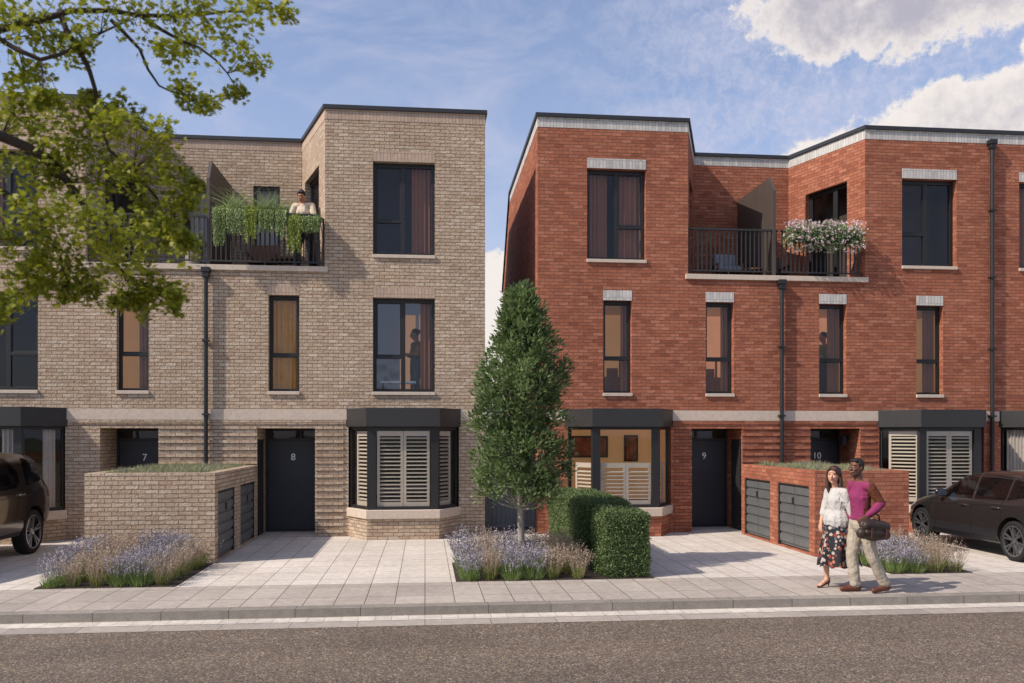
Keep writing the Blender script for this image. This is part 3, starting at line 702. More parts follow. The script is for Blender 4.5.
TREE_LIMBS = {'A': [(-2.67, 5.0, 3.68), (-2.4, 5.1, 3.8), (-2.17, 5.2, 3.7), (-2.02, 5.3, 3.47), (-1.94, 5.4, 3.23), (-1.85, 5.5, 3.09)],
'B': [(-2.67, 5, 4.17), (-2.35, 5.0, 4.36), (-2.02, 5.1, 4.53), (-1.67, 5.2, 4.57), (-1.35, 5.3, 4.64), (-1.01, 5.4, 4.72)],
'C': [(-2.08, 5.1, 4.53), (-1.97, 5.1, 4.31), (-1.92, 5.2, 4.12), (-1.84, 5.2, 3.77), (-1.59, 5.3, 3.51), (-1.41, 5.3, 3.39)],
'D': [(-2.35, 5, 4.3), (-2.14, 5.0, 4.2), (-1.97, 5.1, 4.34), (-1.73, 5.2, 4.54)],
'E': [(-1.8, 5.1, 4.49), (-1.67, 5.2, 4.37), (-1.59, 5.3, 4.2), (-1.41, 5.3, 4.09)],
'F': [(-2.67, 5, 3.4), (-2.4, 5.1, 3.49), (-2.23, 5.2, 3.38), (-2.16, 5.3, 3.17), (-2.1, 5.3, 2.99)],
'G': [(-1.67, 5.2, 4.57), (-1.47, 5.3, 4.48), (-1.26, 5.3, 4.37), (-1.17, 5.4, 4.26)]}
# ------------------------------------------------------------------ vegetation kit
def leafmat(name, cols, rough=.55, trans=.3, spec=.4):
    m = bpy.data.materials.new(name); m.use_nodes = True; nt = m.node_tree; b = nt.nodes['Principled BSDF']
    ge = nt.nodes.new('ShaderNodeNewGeometry')
    k = len(cols); r = ramp(nt, ge.outputs['Random Per Island'], [(i/max(1, k-1), rgb(c)) for i, c in enumerate(cols)])
    c2 = mix(nt, 1.0, r.outputs[0], ramp(nt, noise(nt, objco(nt), 2.2, 3), [(.3, (.8,.82,.8,1)), (.7, (1.2,1.16,1.15,1))]).outputs[0], 'MULTIPLY')
    nt.links.new(c2, b.inputs['Base Color']); b.inputs['Roughness'].default_value = rough; b.inputs['Specular IOR Level'].default_value = spec
    tl = nt.nodes.new('ShaderNodeBsdfTranslucent'); nt.links.new(c2, tl.inputs[0]); mx = nt.nodes.new('ShaderNodeMixShader'); mx.inputs[0].default_value = trans
    nt.links.new(b.outputs[0], mx.inputs[1]); nt.links.new(tl.outputs[0], mx.inputs[2]); nt.links.new(mx.outputs[0], nt.nodes['Material Output'].inputs[0])
    return m
M['leaf_big'] = leafmat('maple_leaf', ['#69761c','#858c25','#9a9c2e','#74801f','#aaaa3c'], trans=.42)
M['leaf_tree'] = leafmat('hornbeam_leaf', ['#4e6239','#627849','#768b58','#95a775','#576c3f'], trans=.33)
M['leaf_hedge'] = leafmat('box_leaf', ['#475a33','#56693e','#66794b','#788a5a'], trans=.25)
M['hedge_core'] = simple('hedge_twigs', '#34451f', .95, var=.3, scale=30)
M['lav_leaf'] = leafmat('lavender_leaf', ['#647a3c','#7e9450','#6f8454','#92a45c'], trans=.25)
M['lav_flower'] = leafmat('lavender_flower', ['#86859a','#95929f','#a59fa6','#7e7b8a','#aea6a8','#9b9090'], trans=.15)
M['tan'] = leafmat('dry_grass_head', ['#a8957f','#baa792','#8f7c6a','#c9b9a6','#a08c80'], trans=.3)
M['blade'] = leafmat('grass_blade', ['#6f8038','#8a9448','#9aa05a','#5f7030'], trans=.3)
M['bark'] = simple('grey_bark', '#8f877e', .9, var=.25, scale=18, bmp=.6)
M['bark_d'] = simple('dark_bark', '#3b3029', .9, var=.25, scale=18, bmp=.6)
M['sedum'] = leafmat('roof_planting', ['#7d8a55','#949f6c','#6f7c4a','#a89e7c','#8d8f7c','#9a90a0'], trans=.25)
M['trail'] = leafmat('trailing_leaf', ['#5a7048','#6f8658','#84986c','#98a882','#647a52'], trans=.3)
M['petal'] = leafmat('pale_petal', ['#d9c3c8','#e4d2d2','#cbb0ba','#eee2de'], trans=.25)

def rv(r): 
    while True:
        v = Vector((random.uniform(-1,1), random.uniform(-1,1), random.uniform(-1,1)))
        if .05 < v.length <= 1: return v*r
def leaf(mb, p, d, n, l, w_, mi=0):
    """a folded rhombic leaf: base p, direction d, normal n"""
    d = d.normalized(); s = d.cross(n)
    if s.length < 1e-4: s = Vector((1,0,0))
    s.normalize(); m_ = p+d*l*.45; t = p+d*l
    mb.face([p, m_+s*w_*.5, t, m_-s*w_*.5], mi)
def blade(mb, p, d, h, w_, bend, mi=0, seg=3):
    d = Vector(d).normalized(); s = d.cross(Vector((random.uniform(-1,1), random.uniform(-1,1), .2))); s.normalize()
    o = Vector((random.uniform(-1,1), random.uniform(-1,1), -.3))*bend; pv = None
    for i in range(seg+1):
        t = i/seg; c = Vector(p)+d*h*t+o*h*t*t; ww = w_*(1-t*.85)
        q = (c-s*ww/2, c+s*ww/2)
        if pv: mb.face([pv[0], pv[1], q[1], q[0]], mi)
        pv = q
    return c
def maple(mb, p, d, n, r):
    d = d.normalized(); s = d.cross(n)
    if s.length < 1e-4: return
    s.normalize(); pts = []
    for a, q in ((-150,.45),(-95,.85),(-65,.4),(-42,1.0),(-18,.45),(0,1.15),(18,.45),(42,1.0),(65,.4),(95,.85),(150,.45)):
        t = math.radians(a); pts.append(p+(d*math.cos(t)+s*math.sin(t))*r*q)
    mb.face(pts)

# ---- large overhanging tree on the near pavement
R = thing('maple_tree', 'large leafy tree overhanging the street at top left of the picture, close to the camera', 'tree', (-5.0, 3.3, 0))
mb = MB(); tr = [(-5.0,3.3,-.02),(-4.98,3.32,.5),(-4.95,3.38,1.6),(-4.9,3.45,3.0),(-4.85,3.4,4.6),(-4.8,3.3,6.4)]
mb.tube(tr, [.24,.18,.16,.145,.11,.06], 12)
mb.build('trunk', M['bark_d'], R, smooth=True)
starts = {'A':(-4.9,3.45,3.2),'B':(-4.86,3.42,4.2),'D':(-4.85,3.4,4.4),'F':(-4.92,3.42,2.7)}
rad = {'A':.028,'B':.017,'C':.016,'D':.013,'E':.011,'F':.02,'G':.011}
limb_pts = []
for k, pts in TREE_LIMBS.items():
    L_ = list(pts)
    if k in starts: L_ = [starts[k], tuple((Vector(starts[k])+Vector(L_[0]))*.5+Vector((0,.1,-.08)))]+L_
    # subdivide with kinks
    q = [Vector(L_[0])]
    for a, b_ in zip(L_, L_[1:]):
        a, b_ = Vector(a), Vector(b_)
        q += [a+(b_-a)*.5+rv((b_-a).length*.08), b_]
    r0 = rad[k]*(1.7 if k in starts else 1); n_ = len(q)
    mb = MB(); mb.tube(q, [r0*(1-.85*i/(n_-1))+.0015 for i in range(n_)], 7); mb.build('branch', M['bark_d'], R, smooth=True)
    limb_pts += q[2:]
lv = MB(); tw = MB(); random.seed(11)
extra = [(-4.9+random.uniform(-1.6,1.2), 3.2+random.uniform(-1.6,1.4), 5.4+random.uniform(-1.2,1.6), .3) for _ in range(46)]
for cx, cy, cz, cr in TREE_CLUSTERS+extra:
    c = Vector((cx, cy, cz)); near = min(limb_pts, key=lambda q: (q-c).length) if cr < .29 or (cx, cy, cz, cr) in TREE_CLUSTERS else Vector((-4.85,3.4,5.2))
    k = 0; nt_ = 4
    for j in range(nt_):
        tip = c+rv(cr*1.15); mid = c+rv(cr*.9) if (near-c).length > .3 else (near+tip)/2+rv(.05)
        
        if (near-c).length < .45: tw.tube([near, mid, tip], [.0035,.002,.001], 4, cap=False)
        for i in range(int((22+cr*105)*(1.65 if cz < 4.15 else 1.05))):
            t = random.random()**.7; p = mid+(tip-mid)*t+rv(cr*.6)
            d = (tip-near).normalized()*.4+rv(1.0)+Vector((0,0,-.25))
            nn = Vector((0,0,1))+rv(.9)
            maple(lv, p, d, nn, random.uniform(.017,.029))
lv.build('leaves', M['leaf_big'], R); tw.build('twigs', M['bark_d'], R)

# ---- upright hornbeam in the middle bed
TX, TY = 1.46, 13.0
R = thing('hornbeam_tree', 'upright dark green street tree with a slim grey trunk between the two terraces', 'tree', (TX, TY, 0))
mb = MB(); mb.tube([(TX,TY,-.02),(TX+.01,TY,.5),(TX+.0,TY,1.2),(TX+.01,TY,2.4),(TX-.01,TY,3.6),(TX,TY,4.2)], [.065,.055,.05,.04,.025,.008], 10); mb.build('trunk', M['bark'], R, smooth=True)
random.seed(5)
prof = [(1.0,.40),(1.2,.57),(1.5,.62),(1.9,.58),(2.4,.58),(2.9,.63),(3.15,.57),(3.45,.44),(3.8,.31),(4.1,.18),(4.3,.05)]
def prad(z):
    for (a, ra), (b_, rb_) in zip(prof, prof[1:]):
        if a <= z <= b_: return ra+(rb_-ra)*(z-a)/(b_-a)
    return .05
lv = MB(); br = MB()
zs = []
for i in range(480):
    z = random.uniform(1.14, 4.27); a = random.uniform(0, 2*PI)
    lump = 1.06+.24*math.sin(3*a+z*4.1)+.17*math.sin(z*8.3+a*2)+.1*math.sin(z*15+a*5)
    rr = prad(z)*lump*(random.random()**.38)
    c = Vector((TX+.02+rr*math.cos(a), TY+rr*math.sin(a), z))
    base = Vector((TX, TY, max(.95, z-.45-rr*.5)))
    if i % 3 == 0: br.tube([base, (base+c)/2+Vector((0,0,-.05)), c], [.012,.008,.003], 5, cap=False)
    out_ = (c-Vector((TX,TY,z))); out_ = (out_.normalized() if out_.length > .01 else Vector((1,0,0)))+Vector((0,0,.9))
    cl_r = random.uniform(.10,.17)
    for j in range(56):
        o_ = rv(cl_r); o_.z *= 1.25; p = c+o_
        d = out_*.7+o_*6+rv(.5); nn = Vector((0,0,1))+rv(.7)
        leaf(lv, p, d, nn, random.uniform(.065,.1), random.uniform(.034,.05))
lv.build('crown', M['leaf_tree'], R); br.build('branches', M['bark'], R)

# ---- clipped box hedges
def hedge(x0, x1, y0, y1, h, n_, label, seed):
    random.seed(seed)
    R = thing('box_hedge', label, 'hedge', ((x0+x1)/2, (y0+y1)/2, 0), group='clipped box hedges beside the middle bed')
    bm = bmesh.new(); bmesh.ops.create_cube(bm, size=1)
    bmesh.ops.subdivide_edges(bm, edges=bm.edges, cuts=5, use_grid_fill=True)
    for v in bm.verts:
        c = v.co; m_ = max(abs(c.x), abs(c.y), abs(c.z)) 
        v.co = Vector((x0+.05+(c.x+.5)*(x1-x0-.1), y0+.05+(c.y+.5)*(y1-y0-.1), (c.z+.5)*(h-.05)))
    me = bpy.data.meshes.new('core'); bm.to_mesh(me); bm.free(); me.materials.append(M['hedge_core'])
    o = bpy.data.objects.new('core', me); COL.objects.link(o); attach(o, R)
    lv = MB()
    def wav(a, b_): return .018*math.sin(a*7+seed)+.016*math.sin(b_*9+a*4)
    areas = [('x', (y1-y0)*h), ('X', (y1-y0)*h), ('y', (x1-x0)*h), ('Y', (x1-x0)*h), ('z', (x1-x0)*(y1-y0))]; tot = sum(a for _, a in areas)
    for k, a in areas:
        for i in range(int(n_*a/tot)):
            u, v = random.random(), random.random(); dd = random.uniform(-.05, .022)
            if k in 'xX':
                y = y0+(y1-y0)*u; z = .02+h*v*.985; dd += wav(y, z); 
                x = (x0-dd) if k == 'x' else (x1+dd); nn = Vector((-1 if k == 'x' else 1,0,0))
            elif k in 'yY':
                x = x0+(x1-x0)*u; z = .02+h*v*.985; dd += wav(x, z)
                y = (y0-dd) if k == 'y' else (y1+dd); nn = Vector((0,-1 if k == 'y' else 1,0))
            else:
                x = x0+(x1-x0)*u; y = y0+(y1-y0)*v; dd += wav(x, y); z = h+dd; nn = Vector((0,0,1))
            # rounded arrises
            p = Vector((x,y,z)); cc = Vector((min(max(x,x0+.09),x1-.09), min(max(y,y0+.09),y1-.09), min(z,h-.09)))
            q = p-cc
            if q.length > .09 and sum(1 for t in q if abs(t) > .03) > 1: p = cc+q.normalized()*(.09+random.uniform(-.03,.02))
            d = nn*.5+rv(1.0)+Vector((0,0,.3)); leaf(lv, p, d, nn+rv(.8), random.uniform(.022,.037), random.uniform(.015,.023))
    lv.build('leaves', M['leaf_hedge'], R)
hedge(2.6, 3.30, 12.22, 13.2, .96, 20000, 'short clipped hedge block nearest the pavement, beside the lavender bed', 1)
hedge(2.42, 3.32, 13.5, 16.6, 1.03, 34000, 'long clipped hedge running back towards the bay window of number 9', 2)

# ---- beds
def bed(x0, x1, y0, y1, label):
    mb = MB(); n = 10
    mb.box(x0, x1, y0, y1, -.05, .012); o = mb.build('planting_bed', M['soil']); o['kind'] = 'structure'; o['label'] = label; o['category'] = 'soil'; return o
bed(-5.3, -3.44, 12.17, 14.3, 'dark soil bed in front of the buff bin store')
bed(.44, 3.34, 12.17, 13.95, 'dark soil bed at the foot of the street tree'); bed(2.36, 3.36, 13.96, 16.7, 'dark soil strip under the long hedge')
bed(7.0, 8.3, 12.17, 14.02, 'dark soil bed in front of the red bin store')

def lavender_mesh(seed):
    random.seed(seed); lf, fl = MB(), MB()
    for i in range(150):
        a = random.uniform(0, 2*PI); r = random.random()**.6*.17
        blade(lf, (r*math.cos(a), r*math.sin(a), 0), (math.cos(a)*r*3, math.sin(a)*r*3, 1), random.uniform(.08,.2), .013, .3)
    for i in range(120):
        a = random.uniform(0, 2*PI); r = random.random()**.6*.14; t = random.uniform(.15,.55)*(r/.14)
        d = Vector((math.cos(a)*t, math.sin(a)*t, 1)).normalized(); h = random.uniform(.2,.5)
        p = Vector((r*math.cos(a), r*math.sin(a), 0)); tip = blade(lf, p, d, h, .007, .08, seg=2)
        hl = random.uniform(.07,.14); dd = (d+rv(.12)).normalized()
        for k in range(7):
            q = tip-dd*.03+dd*hl*k/6; leaf(fl, q, rv(1.0)+dd*.5, rv(1), .03, .022)
    return lf, fl
def grass_mesh(seed):
    random.seed(seed); lf, fl = MB(), MB()
    for i in range(130):
        a = random.uniform(0, 2*PI); r = random.random()*.1; t = random.uniform(.1,.5)
        blade(lf, (r*math.cos(a), r*math.sin(a), 0), (math.cos(a)*t, math.sin(a)*t, 1), random.uniform(.1,.3), .011, .35)
    for i in range(75):
        a = random.uniform(0, 2*PI); r = random.random()*.09; t = random.uniform(.1,.5)
        d = Vector((math.cos(a)*t, math.sin(a)*t, 1)).normalized(); h = random.uniform(.3,.56)
        tip = blade(fl, (r*math.cos(a), r*math.sin(a), 0), d, h, .006, .15, seg=3)
        for k in range(9):
            q = tip-d*.13*k/8+rv(.014); leaf(fl, q, rv(1)+Vector((0,0,.6)), rv(1), .03, .012)
    return lf, fl
def plant_protos(name, fn, seeds, m1, m2):
    out_ = []
    for s_ in seeds:
        lf, fl = fn(s_); out_.append((lf, fl, name, m1, m2))
    return out_
protos = {}
def put_plant(kind, x, y, sc, label, var):
    key = (kind, var)
    if key not in protos:
        lf, fl = (lavender_mesh if kind == 'lavender_plant' else grass_mesh)(100+var)
        m1, m2 = (M['lav_leaf'], M['lav_flower']) if kind == 'lavender_plant' else (M['blade'], M['tan'])
        R = thing(kind, label, 'lavender' if kind == 'lavender_plant' else 'grass clump', (0,0,0))
        lf.build('foliage', m1, R); fl.build('flower_spikes' if kind == 'lavender_plant' else 'seed_heads', m2, R); protos[key] = R
    else: R = copy_tree(protos[key])
    R.location = (x, y, .01); R.rotation_euler = (0, 0, random.uniform(0, 6.28)); R.scale = (sc,)*3
    R['label'] = label; R['group'] = 'lavender plants in the front beds' if kind == 'lavender_plant' else 'dry grasses in the front beds'
    return R
random.seed(21)
def fill(where, xs, ys, pattern, xm=None):
    ords = ['first', 'second', 'third', 'fourth', 'fifth', 'sixth', 'seventh']; rows = ['front', 'second', 'third', 'fourth', 'back']
    for r, y in enumerate(ys):
        cnt = {'L': 0, 'G': 0}; items = []
        for i, k in enumerate(pattern):
            x = xs[0]+(xs[1]-xs[0])*(i+(.15 if r % 2 else -.1)*(0 < i < len(pattern)-1))/(len(pattern)-1)
            items.append((k, x)); 
        for k, x in items:
            cnt[k] += 1; n_ = sum(1 for q in items if q[0] == k)
            nm = 'mauve lavender' if k == 'L' else 'tan seeded grass'
            lab = f'{ords[cnt[k]-1]} {nm} from left in the {rows[r]} row of the {where}' if n_ > 1 else f'only {nm} in the {rows[r]} row of the {where}'
            sc = {'L': .84, 'G': .92}[k]*(.9+.07*r)*random.uniform(.93,1.1)
            put_plant('lavender_plant' if k == 'L' else 'grass_clump', x+random.uniform(-.04,.04), y+random.uniform(-.03,.03), sc, lab, random.randint(0, 2))
fill('buff bin store bed', (-5.12,-3.62), (12.28,12.68,13.1,13.6,14.0), 'LGGLLG')
fill('street tree bed', (.66,2.2), (12.28,12.62,13.02,13.45,13.78), 'LGLLGG')
fill('red bin store bed', (7.18,8.12), (12.28,12.65,13.05,13.6), 'LLGG')

# ------------------------------------------------------------------ bin stores
def bin_store(x0, x1, y0, y1, doorx, ds, mat, label, seed, split):
    R = thing('bin_store', label, 'bin store', ((x0+x1)/2, (y0+y1)/2, 0), group='brick bin stores between the front doors')
    h = 1.48; t = .2; s = 1 if doorx == x1 else -1
    Fd = Fr((doorx, y0), (0, 1), (s, 0))
    wl = MB(); Fd.wall(wl, 0, y1-y0, 0, h, [(a, b_, .03, z, .1) for a, b_, z in ds])
    ox = x0 if s > 0 else x1
    wl.face([(x0,y0,0),(x1,y0,0),(x1,y0,h),(x0,y0,h)]); wl.face([(ox,y0,0),(ox,y1,0),(ox,y1,h),(ox,y0,h)]); wl.face([(x0,y1,0),(x1,y1,0),(x1,y1,h),(x0,y1,h)])
    # wall heads and inner faces of the planted roof
    for a, b_, c, d in ((x0,x1,y0,y0+t),(x0,x1,y1-t,y1),(x0,x0+t,y0+t,y1-t),(x1-t,x1,y0+t,y1-t)): wl.face([(a,c,h),(b_,c,h),(b_,d,h),(a,d,h)])
    for q in (((x0+t,y0+t),(x1-t,y0+t)),((x0+t,y1-t),(x1-t,y1-t)),((x0+t,y0+t),(x0+t,y1-t)),((x1-t,y0+t),(x1-t,y1-t))):
        wl.face([(*q[0],h-.12),(*q[1],h-.12),(*q[1],h),(*q[0],h)])
    wl.build('wall', mat, R, uv=True)
    mb = MB(); mb.box(x0+t-.01, x1-t+.01, y0+t-.01, y1-t+.01, 1.3, h-.05); mb.build('roof_soil', M['soil'], R)
    pl = MB(); random.seed(seed)
    for i in range(7500):
        x, y = random.uniform(x0+t, x1-t), random.uniform(y0+t, y1-t)
        k = .55+.45*math.sin(x*5+seed)*math.sin(y*4)
        blade(pl, (x, y, h-.06), (random.uniform(-.5,.5), random.uniform(-.5,.5), 1), random.uniform(.08,.2)*(.5+.6*k), .012, .4, seg=2)
    o = pl.build('roof_planting', M['sedum'], R); o['kind'] = 'stuff'
    for a, b_, z in ds:
        mid = (a+b_)/2; dr = MB()
        Fd.box(dr, a, a+.03, -.09, -.015, .03, z); Fd.box(dr, b_-.03, b_, -.09, -.015, .03, z); Fd.box(dr, a+.03, b_-.03, -.09, -.016, z-.03, z)
        fr_ = dr.build('door_frame', M['black'], R)
        for p, q in ((a+.03, mid-.003), (mid+.003, b_-.03)):
            leafm = MB(); Fd.box(leafm, p+.003, q-.003, -.08, -.055, .05, z-.035)
            k = 0; rows = 6; hh = (z-.1)/rows
            for k in range(rows):
                Fd.box(leafm, p+.006, q-.006, -.055, -.03, .06+hh*k+.045, .06+hh*(k+1)-.008)
            lf_ = leafm.build('door', M['bin'], R, bevel=.003)
            if p > mid:
                hb = MB(); Fd.box(hb, p+.01, p+.05, -.03, -.005, z-.36, z-.24); hb.build('lock', M['black'], lf_)
    return R
bin_store(-5.46, -3.42, 14.32, 17.86, -3.42, [(.22, 1.49, 1.17), (1.95, 3.3, 1.17)], M['buff'], 'buff brick bin store with planted roof and dark doors facing number 8', 1, 2)
bin_store(6.69, 8.40, 14.05, 17.47, 6.69, [(.23, 1.56, 1.2), (1.92, 3.25, 1.2)], M['red'], 'red brick bin store with planted roof behind the walking couple', 2, 2)

# ------------------------------------------------------------------ side gate and garden fence
R = thing('side_gate', 'grey metal gate with upright bars closing the passage between the terraces', 'gate', (1.82, 18.3, 0))
mb = MB()
mb.box(1.27, 1.35, 18.27, 18.35, 0, 1.85); mb.box(2.29, 2.37, 18.27, 18.35, 0, 1.85); mb.build('gate_post', M['grey_gate'], R)
mb = MB()
for z in (.12, .95, 1.72): mb.box(1.36, 2.28, 18.29, 18.33, z, z+.05)
mb.box(1.36, 1.4, 18.285, 18.335, .1, 1.78); mb.box(2.24, 2.28, 18.285, 18.335, .1, 1.78); mb.box(1.4, 2.24, 18.318, 18.326, .17, 1.72)
mb.build('gate_frame', M['grey_gate'], R)
for i in range(8):
    mb = MB(); x = 1.45+i*.1; mb.box(x, x+.03, 18.285, 18.315, .17, 1.72); mb.build('bar', M['grey_gate'], R)
R = thing('garden_fence', 'timber fence glimpsed at the far end of the side passage', 'fence', (1.82, 26.2, 0))
mb = MB()
for i in range(26): mb.box(-2+i*.3, -2+i*.3+.29, 26.2, 26.225, 0, 1.8)
mb.build('boards', M['wood'], R)

# ------------------------------------------------------------------ balcony planting
def trailing(x, y, z, w_, drop, up, seed, mat=None, fluffy=False):
    random.seed(seed); mb = MB()
    for i in range(int(260*w_/.35)):
        a = random.uniform(-.5,.5)*w_; b_ = random.uniform(-.1,.1)
        if random.random() < .5:
            L_ = random.uniform(.4,1.0)*drop; front = -.1-random.random()*.07; p = Vector((x+a, y+front, z+.02))
            for k in range(int(L_/.02)):
                q = p+Vector((math.sin(k*.8+i)*.012, -min(k,4)*.008, -k*.02+.03)); leaf(mb, q, rv(.8)+Vector((0,-.3,-.7)), rv(1)+Vector((0,-1,0)), random.uniform(.03,.05), random.uniform(.015,.026))
        else:
            c = Vector((x+a, y+b_, z)); blade(mb, c, rv(.6)+Vector((0,-.1,.9)), up*random.uniform(.6,1.1), .014, .7, seg=5)
            for k in range(6): leaf(mb, c+rv(.09)+Vector((0,0,.04)), rv(1), rv(1), .045, .024)
    return mb
def planter(name, label, x0, x1, yc, z, mat):
    mb = MB(); mb.box(x0, x1, yc-.09, yc+.09, z, z+.02); mb.box(x0, x1, yc-.09, yc-.08, z+.02, z+.2); mb.box(x0, x1, yc+.08, yc+.09, z+.02, z+.2)
    mb.box(x0, x0+.01, yc-.08, yc+.08, z+.02, z+.2); mb.box(x1-.01, x1, yc-.08, yc+.08, z+.02, z+.2); mb.box(x0+.01, x1-.01, yc-.08, yc+.08, z+.02, z+.17)
    return tag(mb.build(name, mat), label, 'planter')
planter('planter_box', 'long dark planter box hung on the railing of house 8 balcony', -4.3, -2.16, 17.78, 6.42, M['black'])
lb = ['fern like trailing plant at the left end of the railing beside the bronze screen', 'tall bushy spiky plant second from left on the balcony railing', 'broad leaved trailing plant third along the balcony railing', 'tall feathery plant in the middle of the balcony railing above the low table', 'leafy trailing plant fifth along the balcony railing', 'tall grassy plant just left of the man on the balcony', 'dark green trailing plant at the right end in front of the man']
for i, (x, dr_, up_, ws) in enumerate(((-4.12,.8,.2,.24),(-3.80,.55,.6,.34),(-3.5,.72,.3,.22),(-3.18,.5,.62,.3),(-2.9,.62,.4,.2),(-2.64,.8,.2,.26),(-2.33,.36,.1,.36))):
    o = trailing(x, 17.78, 6.62-(.12 if i > 4 else 0), ws, dr_, up_, 40+i).build('trailing_plant', leafmat('trailing_leaf_%d' % i, [['#6a8048','#86995e','#a0ae78'],['#7c9058','#98aa70','#b2be8c'],['#748a3c','#98a650','#aab45c']][i % 3], trans=.3)); tag(o, lb[i], 'plant', 'plants on the buff balcony railing')
planter('flower_box', 'dark flower box hung on the railing of number 10 balcony', 7.9, 9.42, 17.78, 6.3, M['black'])
random.seed(77)
o = thing('flowering_plant', 'bushy plant full of pale pink flowers on the red house balcony railing', 'plant', (8.65, 17.78, 6.45))
lf, fl = MB(), MB()
for i in range(3800):
    a = random.uniform(-.84,.84); q = Vector((8.66+a, 17.76, 6.42)); v = rv(1.0)
    ed = 1-.25*(abs(a)/.84)**4; p = q+Vector((v.x*.12, v.y*.2-.02, v.z*.34*ed*(1+.15*math.sin(a*9))))
    if v.z < -.2 and random.random() < .35: continue
    leaf(lf, p, rv(1)+Vector((0,-.3,.1)), rv(1)+Vector((0,-1,.5)), random.uniform(.04,.065), random.uniform(.03,.045))
for i in range(620):
    a = random.uniform(-.88,.88); v = rv(1.0).normalized()
    if v.z < .25 and random.random() < .55: continue
    if v.y > .5: v.y *= -1
    p = Vector((8.66+a, 17.74, 6.43))+Vector((v.x*.1, v.y*.22, v.z*.35))
    for k in range(5): leaf(fl, p+rv(.022), rv(1)+Vector((0,-.5,0)), rv(1)+Vector((0,-1,0)), .034, .028)
lf.build('leaves', M['trail'], o); fl.build('flowers', M['petal'], o)

# balcony furniture
def chair_set(x, y, label, mat, cush=None):
    R = thing('garden_chair', label, 'chair', (x, y, 5.5)); mb = MB()
    mb.box(x-.3, x+.3, y-.28, y+.28, 5.84, 5.88); mb.build('seat', mat, R, bevel=.01)
    mb = MB(); mb.obox((x,y+.3,6.12), (.3,0,0), (0,.015,0), (0,.05,.24)); mb.build('backrest', mat, R, bevel=.01)
    for sx in (-1, 1):
        for sy in (-1, 1):
            mb = MB(); mb.tube([(x+sx*.27,y+sy*.24,5.5),(x+sx*.25,y+sy*.22,5.85)], .018, 8); mb.build('leg', mat, R)
        mb = MB(); mb.box(x+sx*.29-.02, x+sx*.29+.02, y-.26, y+.3, 6.03, 6.06); mb.box(x+sx*.29-.015, x+sx*.29+.015, y-.25, y-.22, 5.88, 6.03); mb.build('armrest', mat, R)
    if cush:
        mb = MB(); mb.box(x-.26, x+.26, y-.25, y+.25, 5.885, 5.99); mb.box(x-.26, x+.26, y+.12, y+.25, 6.0, 6.34); tag(mb.build('seat_cushion', cush, R, bevel=.035), None, None)
    return R
def low_table(x, y, r, h, label, mat):
    R = thing('low_table', label, 'table', (x, y, 5.5)); mb = MB(); mb.lathe([(.001,5.5+h-.03),(r,5.5+h-.03),(r,5.5+h),(.001,5.5+h)], (x,y,0), seg=28); mb.build('tabletop', mat, R)
    for k in range(3):
        a = k*2.1+.3; mb = MB(); mb.tube([(x+r*.75*math.cos(a),y+r*.75*math.sin(a),5.5),(x+r*.5*math.cos(a),y+r*.5*math.sin(a),5.5+h-.03)], .016, 8); mb.build('leg', mat, R)
chair_set(7.0, 19.2, 'garden chair with grey cushion on the red balcony of number 9', M['wood'], M['cushion'])
low_table(7.42, 18.7, .28, .36, 'small round wooden table beside the cushioned chair', M['wood'])
chair_set(8.15, 19.3, 'dark garden chair behind the railing of number 10', M['black'])
chair_set(-3.55, 19.2, 'wooden garden chair on the buff balcony of number 8', M['wood'])
low_table(-3.0, 18.9, .34, .4, 'round wooden table on the buff balcony beside the man', M['wood'])
mb = MB(); mb.lathe([(.001,5.5),(.14,5.5),(.2,5.98),(.185,5.98),(.17,5.9),(.001,5.9)], (-4.85,18.5,0), seg=24)
pt = tag(mb.build('plant_pot', M['terracotta'], smooth=False), 'tall pale plant pot on the balcony of number 7', 'plant pot')
pb = MB()
random.seed(9)
for i in range(420): leaf(pb, Vector((-4.85,18.5,6.1))+rv(.27), rv(1)+Vector((0,0,.5)), rv(1), .09, .05)
tag(pb.build('potted_shrub', M['leaf_tree']), 'dark green bushy plant growing in the tall pale pot', 'plant')
# ------------------------------------------------------------------ cars
M['paint_r'] = simple('graphite_car_paint', '#3a3838', .22, metal=.55, var=.03, coat=.8)
M['paint_l'] = simple('dark_brown_car_paint', '#362b27', .22, metal=.5, var=.03, coat=.8)
M['carglass'] = simple('dark_car_glass', '#0c0c0d', .06, var=.02, spec=.5)
M['tyre'] = simple('tyre_rubber', '#111111', .85, var=.15, scale=30)
M['rim_d'] = simple('dark_alloy', '#77777a', .35, metal=.7)
M['rim_s'] = simple('silver_alloy', '#b9bcc0', .25, metal=.9)
M['trim'] = simple('black_plastic', '#161616', .6)
M['chrome'] = simple('handle_chrome', '#c8c8c8', .2, metal=1)
M['tail'] = simple('tail_light', '#8a1d12', .2, var=.1, coat=.6)
M['headl'] = simple('head_light', '#aab0b6', .15, metal=.3, coat=.6)

